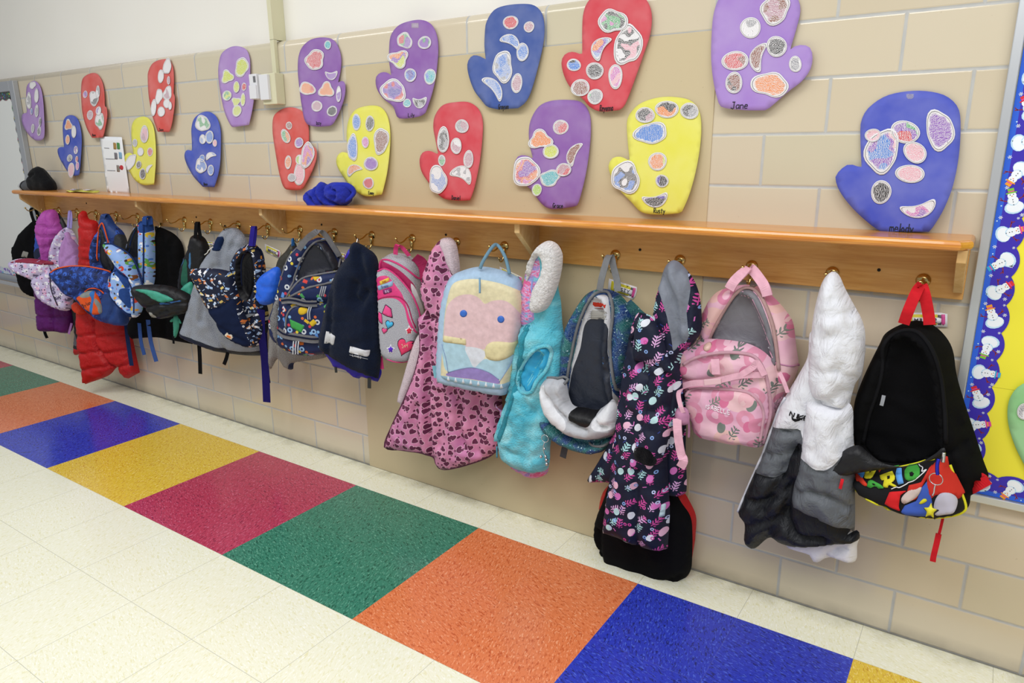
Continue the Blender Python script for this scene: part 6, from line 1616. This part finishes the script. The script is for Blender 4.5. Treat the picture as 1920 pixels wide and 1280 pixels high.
on(S, 'lining', [(698, 530), (740, 430), (790, 345), (840, 280), (880, 262), (925, 275), (965, 320), (1005, 410), (1035, 520), (1050, 640), (1000, 640), (900, 560), (780, 540)], cloth('74737a', 'nylon'), t, .002, .02, cr=[([(860, 290), (880, 400), (850, 530)], .006, .012), ([(940, 330), (960, 560)], .006, .012)])
pipes(t, 'zipper_edge', S, [(676, 560), (710, 480), (760, 385), (815, 300), (860, 258), (900, 252), (940, 272), (985, 335), (1025, 440), (1045, 560), (1058, 680)], .005, cloth('b1908f', 'weave'), lift=.003)
web(t, 'carry_handle', fr, [(800, 255, .03), (825, 215, .03), (870, 170, .02), (900, 146, .0), (925, 160, .0), (960, 205, .01), (985, 245, .02), (1000, 290, .02)], .026, PK, th=.005)
S = piece(t, 'front_panel', fr, [(520, 610), (540, 560), (590, 528), (690, 515), (790, 520), (900, 540), (985, 585), (1040, 650), (1058, 730), (1040, 820), (1025, 900), (1005, 1000), (972, 1076), (860, 1068), (740, 1048), (650, 1022), (612, 970), (588, 880), (565, 790), (535, 710)], ROS, .045, .035, .02,
          cr=[([(540, 700), (640, 730), (760, 720), (900, 700)], .016, .009), ([(620, 640), (760, 600), (900, 600)], .006, .006)], wob=(.003, .07))
pipes(t, 'front_zipper', S, [(560, 650), (620, 615), (730, 590), (850, 588), (930, 610), (980, 680), (1005, 780), (1010, 900), (975, 1060)], .005, cloth('c69aa8', 'weave'), lift=.001)
P = on(S, 'lower_pocket', [(568, 850), (572, 800), (600, 778), (700, 770), (830, 776), (910, 792), (955, 830), (975, 890), (978, 980), (962, 1062), (860, 1064), (740, 1042), (650, 1015), (610, 950), (585, 900)], ROS, t, .016, .02, wob=(.002, .05))
pipes(t, 'pocket_zipper', P, [(572, 815), (602, 782), (700, 775), (830, 782), (905, 798), (948, 835), (968, 890), (970, 980), (958, 1050)], .0045, cloth('c69aa8', 'weave'), lift=.001)
writing('embroidered_name', 'ISABELLE', P, 756, 868, .068, .012, cloth('f0e4ec', 'flat'), t, .0012, -.05, lift=.001)
for pts, w in (([(540, 770, .07), (600, 748, .085), (680, 742, .09), (760, 728, .09), (860, 706, .085), (985, 702, .07)], .016),):
    web(t, 'compression_strap', fr, pts, w, PK, side=(0, 0, 1), th=.004)
web(t, 'strap_tab', fr, [(865, 700, .085), (920, 665, .085), (945, 640, .08), (985, 705, .078)], .016, PK, side=(0, 0, 1))
v = [fr.p(x, y, .096) for x, y in ((665, 728), (755, 722), (757, 752), (668, 760))]; v += [p - fr.n * .006 for p in v]
bevel(mk('buckle', v, [(3, 2, 1, 0), (4, 5, 6, 7), (0, 1, 5, 4), (1, 2, 6, 5), (2, 3, 7, 6), (3, 0, 4, 7)], plain('pink_plastic', 'dcb4bc', .4), t, smooth=False), .002)
web(t, 'vertical_strap', fr, [(725, 620, .078), (728, 660, .082), (732, 700, .082)], .022, PK)
on(S, 'round_badge', [(684 + 20 * math.cos(a), 558 + 20 * math.sin(a)) for a in [i * math.pi / 7 for i in range(14)]], plain('badge_cream', 'd8b4a8', .4), t, .004, .005, cell=.006)
web(t, 'zipper_pull', fr, [(556, 645, .06), (530, 700, .065), (508, 752, .065)], .011, PK)
web(t, 'zipper_pull', fr, [(1062, 690, .05), (1085, 740, .055), (1105, 795, .055)], .010, PK)
web(t, 'zipper_pull', fr, [(586, 930, .07), (590, 980, .07), (588, 1028, .07)], .006, PKD)
web(t, 'shoulder_strap', fr, [(560, 760, .06), (535, 800, .11), (545, 860, .13), (560, 900, .13)], .012, PK)
piece(t, 'strap_pad', fr, [(515, 920), (522, 885), (550, 868), (580, 880), (592, 915), (588, 955), (560, 966), (530, 955)], PKD, .012, .015, .12)
web(t, 'shoulder_strap', fr, [(528, 930, .13), (530, 990, .14), (538, 1060, .14), (550, 1120, .14), (562, 1150, .145), (545, 1185, .14)], .024, PK, th=.003)
M1 = piece(t, 'side_pocket', fr, [(1022, 830), (1060, 800), (1090, 790), (1075, 850), (1045, 900), (1028, 895)], cloth('b98aa0', 'mesh'), .015, .015, .0)
on(S, 'care_label', [(980, 575), (1040, 568), (1046, 625), (1010, 610)], cloth('dfe2ea', 'flat'), t, .001, smooth=False)

# 25 white, grey and black puffer coat
WN, GN, BN = cloth('dcdde4', 'quilt'), cloth('5c6066', 'quilt'), cloth('15171d', 'quilt')
fr = fra('M', 330, 650, .135, yaw=-.02)
t = empty('puffer_coat', fr.p(380, 1225), 'white, grey and black quilted puffer coat hung by its tall white hood', 'coat')
piece(t, 'white_lining', fr, [(235, 1150), (300, 1120), (400, 1110), (528, 1110), (527, 1160), (524, 1215), (490, 1226), (440, 1205), (400, 1208), (365, 1225), (330, 1190), (290, 1178)], cloth('e4e5ee', 'nylon'), .025, .02, -.02, cr=[([(380, 1220), (420, 1180), (480, 1150)], .01, .006)])
S = piece(t, 'body', fr, [(345, 300), (330, 400), (295, 470), (250, 545), (225, 590), (190, 680), (150, 790), (110, 880), (75, 960), (48, 1025, 1), (72, 1045), (78, 1090), (76, 1130), (100, 1168), (125, 1165), (180, 1125), (250, 1150), (330, 1158), (420, 1152), (528, 1138), (532, 1096), (500, 1085), (520, 900), (500, 600), (440, 400)], [WN, GN, BN], .05, .045, 0,
          cr=[([(185, 685), (310, 678)], .012, .006), ([(150, 772), (230, 775), (300, 760)], .012, .006), ([(120, 862), (180, 862), (245, 860)], .012, .006), ([(300, 740), (240, 870), (160, 1000)], .014, .010), ([(90, 960), (200, 950), (270, 900)], .010, .008), ([(255, 1000), (200, 1080), (110, 1160)], .016, .012), ([(280, 880), (262, 1000), (300, 1090), (400, 1110)], .018, .010), ([(80, 1060), (150, 1050), (220, 1020)], .010, .008)], wob=(.004, .06),
          reg=[([(180, 680), (310, 676), (330, 740), (300, 742), (270, 800), (245, 860), (170, 866), (100, 862), (140, 780)], 1),
               ([(90, 862), (170, 864), (245, 858), (270, 798), (300, 740), (340, 740), (600, 900), (600, 1200), (300, 1200), (40, 1200), (30, 1020)], 2)])
pipes(t, 'zipper_edge', S, [(240, 565), (215, 610), (190, 680), (150, 790), (110, 880), (75, 960), (50, 1022)], .0035, cloth('d0d1da', 'weave'), lift=.0)
sw = on(S, 'swoosh_logo', [(270, 632), (278, 643), (292, 645), (326, 637), (300, 653), (284, 657), (272, 647)], cloth('0c0c10', 'flat'), t, .001, cell=.004, smooth=False)
writing('brand_writing', 'NIKE', S, 316, 617, .046, .011, cloth('0c0c10', 'flat'), t, .0014, -.12, .8, lift=.002)
S = piece(t, 'sleeve', fr, [(330, 540), (400, 560), (500, 590), (512, 680), (512, 760), (518, 900), (518, 1090), (500, 1092), (440, 1075), (380, 1050), (300, 1010), (268, 985), (275, 920), (290, 860), (303, 790), (310, 700), (322, 620)], [WN, GN], .05, .05, .04,
          cr=[([(270, 925), (400, 930), (515, 1000)], .012, .009), ([(505, 620), (470, 700), (500, 780)], .012, .010), ([(310, 800), (412, 838), (515, 768)], .006, .004), ([(330, 560), (420, 590), (500, 600)], .018, .010), ([(400, 850), (430, 960), (500, 1060)], .008, .010)], wob=(.005, .06),
          reg=[([(290, 798), (310, 798), (412, 838), (530, 762), (540, 1100), (400, 1100), (250, 1000), (270, 900)], 1)])
S = piece(t, 'hood', fr, [(342, 330), (352, 240), (372, 150), (392, 95), (418, 66), (438, 62), (458, 80), (480, 130), (515, 195), (545, 250), (560, 310), (556, 400), (545, 470), (520, 510), (505, 560), (490, 605), (430, 600), (370, 578), (340, 545), (332, 450)], WN, .065, .06, .03, back=.3,
          cr=[([(425, 90), (450, 220), (480, 340), (500, 480)], .006, .012), ([(350, 300), (400, 320), (460, 300)], .006, .009), ([(345, 430), (420, 440), (480, 420)], .008, .009), ([(500, 220), (520, 300), (545, 330)], .010, .008), ([(460, 440), (500, 470), (545, 460)], .011, .008), ([(380, 120), (400, 200), (390, 300)], .006, .009), ([(470, 520), (430, 560), (360, 560)], .010, .008), ([(475, 560), (500, 520), (520, 490)], .014, .008)], wob=(.004, .05))

# 26 big black backpack
fr = fra('N', 420, 620, .13, yaw=-.08)
t = empty('backpack', fr.p(420, 1035), 'big black backpack on a red loop, wide open, with a colourful lettered front panel', 'backpack')
RED = cloth('c8202a', 'weave')
INT = cloth('020204', 'flat')
S = piece(t, 'body', fr, [(176, 640), (182, 560), (205, 490), (240, 410), (285, 320), (310, 275), (370, 240), (435, 222), (505, 240), (560, 290), (590, 350), (605, 450), (640, 570), (680, 690), (715, 800), (738, 870), (700, 880), (690, 930), (665, 940), (655, 990), (620, 1010), (540, 960), (400, 900), (240, 850), (190, 760)], cloth('09090b', 'weave'), .075, .05, -.03, back=.2,
          cr=[([(300, 300), (292, 420), (230, 620), (200, 740)], .010, .008), ([(560, 300), (590, 480), (650, 700), (680, 760)], .014, .010), ([(560, 740), (620, 720), (680, 680)], .014, .008), ([(600, 760), (620, 860), (600, 960)], .008, .009)], wob=(.003, .08), rec=[([(215, 735), (232, 640), (270, 520), (300, 400), (325, 310), (380, 272), (440, 280), (490, 330), (525, 420), (545, 560), (552, 700), (545, 750), (480, 800), (380, 830), (280, 820), (230, 780)], 0.055, 0.05)])
on(S, 'lining', [(215, 735), (232, 640), (270, 520), (300, 400), (325, 310), (380, 272), (440, 280), (490, 330), (525, 420), (545, 560), (552, 700), (545, 750), (480, 800), (380, 830), (280, 820), (230, 780)], cloth('060609', 'weave'), t, .002, .02, cr=[([(340, 320), (350, 500), (300, 740)], .014, .014), ([(480, 360), (460, 560), (480, 760)], .012, .014), ([(400, 300), (410, 780)], .02, .03)])
pipes(t, 'zipper_edge', S, [(216, 730), (240, 620), (280, 500), (296, 420), (300, 330), (340, 282), (400, 262), (455, 280), (505, 350), (535, 450), (555, 600), (560, 730)], .005, cloth('141417', 'weave'), lift=.001)
web(t, 'white_tab', fr, [(303, 532, .05), (298, 555, .052), (293, 574, .052)], .008, cloth('8d9096', 'flat'))
web(t, 'hanging_loop', fr, [(385, 236, .02), (405, 180, .03), (435, 110, .02), (450, 84, .0), (462, 84, .0), (475, 130, .01), (488, 200, .01), (492, 240, .01)], .024, RED)
# front panel with print, black lip above it
YP = cloth('d8d42a', 'flat')
PAN = Surf(fr, [(182, 915), (172, 880), (230, 850), (340, 835), (450, 810), (530, 775), (560, 790), (585, 850), (612, 910), (640, 985), (632, 1010), (590, 1026), (500, 1036), (400, 1022), (300, 985), (220, 948)], T=.04, R=.03, off=.045, tplane=.045, back=.6, wob=(.003, .07))
o = PAN.mesh('front_panel', cloth('101014', 'flat'), t, cell=.010)
pipes(t, 'yellow_piping', PAN, [(182, 918), (220, 948), (300, 985), (400, 1022), (500, 1037), (590, 1028), (632, 1012), (641, 985), (612, 908), (572, 830)], .0035, YP)
Q = withfr(PAN, 'N2')
def prt(pts, c, lift=.001, nm='colour_print', smooth=False): return on(Q, nm, pts, cloth(c, 'flat'), t, .0006, .003, lift=lift, smooth=smooth, cell=.007)
prt([(1060, 330), (1150, 240), (1240, 230), (1260, 340), (1330, 420), (1420, 600), (1370, 640), (1300, 560), (1150, 560), (1100, 600), (1060, 470)], 'c93025')
prt([(1000, 500), (1060, 430), (1110, 600), (1130, 740), (1040, 780), (860, 775), (800, 735), (840, 670), (960, 620)], '3a58b0')
prt([(1150, 600), (1210, 540), (1300, 560), (1360, 640), (1330, 740), (1240, 760), (1150, 770), (1130, 700)], 'b9b6c6', .002, smooth=True)
prt([(640, 650), (690, 530), (860, 520), (800, 560), (780, 680), (800, 720), (700, 690)], 'd01f24', .003)
prt([(880, 470), (1000, 440), (1080, 300), (1110, 270), (1060, 400), (1000, 500), (960, 600), (850, 640), (830, 660), (810, 600), (860, 540)], 'c93025', .0015)
prt([(810, 590), (880, 520), (960, 500), (1010, 480), (980, 560), (920, 610), (830, 650)], 'c8b6b0', .002, smooth=True)
prt([(985, 640), (1030, 595), (1065, 600), (1060, 620), (1010, 645)], 'd8d02a', .003, smooth=True)
# letters
prt([(290, 355), (390, 360), (410, 385), (405, 415), (350, 415), (300, 380)], '4a8fd8', .003)
for pts in ([(395, 350), (440, 350), (452, 388), (470, 386), (475, 348), (522, 345), (522, 372), (500, 412), (425, 418), (405, 395)],): prt(pts, 'd8cf2a', .003)
prt([(532, 345), (595, 340), (590, 358), (566, 360), (560, 378), (545, 376)], 'd23a24', .003)
prt([(640, 335), (760, 318), (700, 345), (650, 352)], '3f9a3c', .003)
prt([(300, 400), (400, 415), (440, 440), (470, 465), (455, 480), (400, 455), (380, 440), (350, 445), (310, 430)], 'd23a24', .003)
for pts in ([(470, 432), (500, 420), (600, 460), (640, 495), (580, 498), (555, 475), (520, 478), (515, 495), (462, 480)],): prt(pts, '3f9a3c', .003)
prt([(512, 448), (545, 450), (548, 465), (518, 462)], '101014', .0045)
prt([(575, 390), (690, 360), (735, 385), (740, 420), (700, 440), (765, 465), (740, 480), (680, 455), (672, 492), (622, 480), (630, 420), (600, 425)], 'd8cf2a', .003)
prt([(655, 390), (685, 385), (690, 402), (662, 412)], '101014', .0045)
prt([(730, 345), (790, 340), (832, 445), (780, 455), (735, 370)], '5a9ae0', .003)
prt([(822, 345), (850, 312), (940, 300), (985, 320), (990, 370), (955, 405), (880, 425), (840, 405)], '3f9a3c', .003)
prt([(880, 352), (910, 342), (930, 355), (918, 375), (892, 378)], '101014', .0045)
pipes(t, 'white_outline', Q, [(700, 515), (750, 495), (780, 500), (850, 465), (870, 450), (925, 430), (1000, 370), (1050, 320), (1005, 340), (1010, 300), (950, 290)], .0012, cloth('e4e4e8', 'flat'), lift=.002)
S = piece(t, 'upper_lip', fr, [(62, 862), (70, 830), (105, 790), (150, 752), (200, 738), (240, 770), (300, 812), (380, 826), (460, 806), (520, 770), (548, 745), (560, 765), (535, 785), (470, 810), (380, 830), (280, 841), (185, 856), (110, 876), (75, 882)], BLKN, .018, .015, .085, cr=[([(215, 745), (260, 800), (310, 840)], .008, .006)], wob=(.002, .05))
pipes(t, 'yellow_seam', Q, [(740, 325), (850, 300), (980, 270), (1130, 220)], .0018, YP, lift=.001)
web(t, 'zipper_pull', fr, [(132, 878, .10), (128, 895, .105), (122, 918, .105)], .007, RED)
web(t, 'side_wing', fr, [(665, 920, .0), (700, 900, .01), (735, 880, .01)], .022, RED, side=(0, 0, 1), th=.006)
piece(t, 'red_corner', fr, [(690, 865), (705, 850), (740, 878), (700, 910), (664, 928), (668, 905)], RED, .012, .012, -.0)
v = [fr.p(a, b, .01) for a, b in ((690, 912), (736, 882), (750, 895), (735, 918), (705, 925))]
mk('clear_tab', v + [p - fr.n * .002 for p in v], [(0, 1, 2, 3, 4), (9, 8, 7, 6, 5)] + [(i, i + 5, (i + 1) % 5 + 5, (i + 1) % 5) for i in range(5)], plain('milky_plastic', 'b9b4c4', .3), t, smooth=False)
web(t, 'red_pull_strap', fr, [(548, 1035, .03), (538, 1080, .03), (530, 1110, .03)], .006, RED)
web(t, 'red_pull_strap', fr, [(530, 1105, .03), (520, 1150, .035), (508, 1200, .035), (506, 1218, .034)], .012, RED, th=.005, n=4)
# key chain with a star charm
fr = fra('N2', 1120, 500, .245, yaw=-.05)
t = empty('key_chain', fr.p(1100, 850), 'key ring with a yellow star charm and blue clip on the lettered black backpack', 'key chain')
cord(t, 'blue_clip', fr, [(1175, 215), (1160, 260), (1158, 330), (1165, 370)], .004, plain('blue_metal', '2b2fb8', .25, .8))
cord(t, 'zipper_slider', fr, [(1225, 150, -.01), (1222, 190, -.01), (1216, 245, -.01)], .004, SILV)
ring(fr, 1147, 415, .0135, .0011, 0, 'split_ring', SILV, t, .15)
cord(t, 'chain', fr, [(1140, 470), (1130, 510), (1125, 550), (1110, 580)], .0016, SILV)
st = [(x + 1090 - 0, y + 735) for x, y in [(r * math.sin(a), -r * math.cos(a)) for i in range(10) for r, a in [((72 if i % 2 == 0 else 34) * (1.5 if i == 5 + 99 else 1), math.pi * i / 5 + .12)]]]
piece(t, 'star_back', fr, [(1090 + (x - 1090) * 1.22 + 8, 735 + (y - 735) * 1.3 + 8) for x, y in st], plain('charm_black', '16161a', .5), .003, .004, -.002, 1, smooth=False, cell=.005)
piece(t, 'star_front', fr, [(x, 735 + (y - 735) * 1.15) for x, y in st], plain('charm_yellow', 'd8d02a', .5), .004, .004, .003, 1, smooth=False, cell=.005)
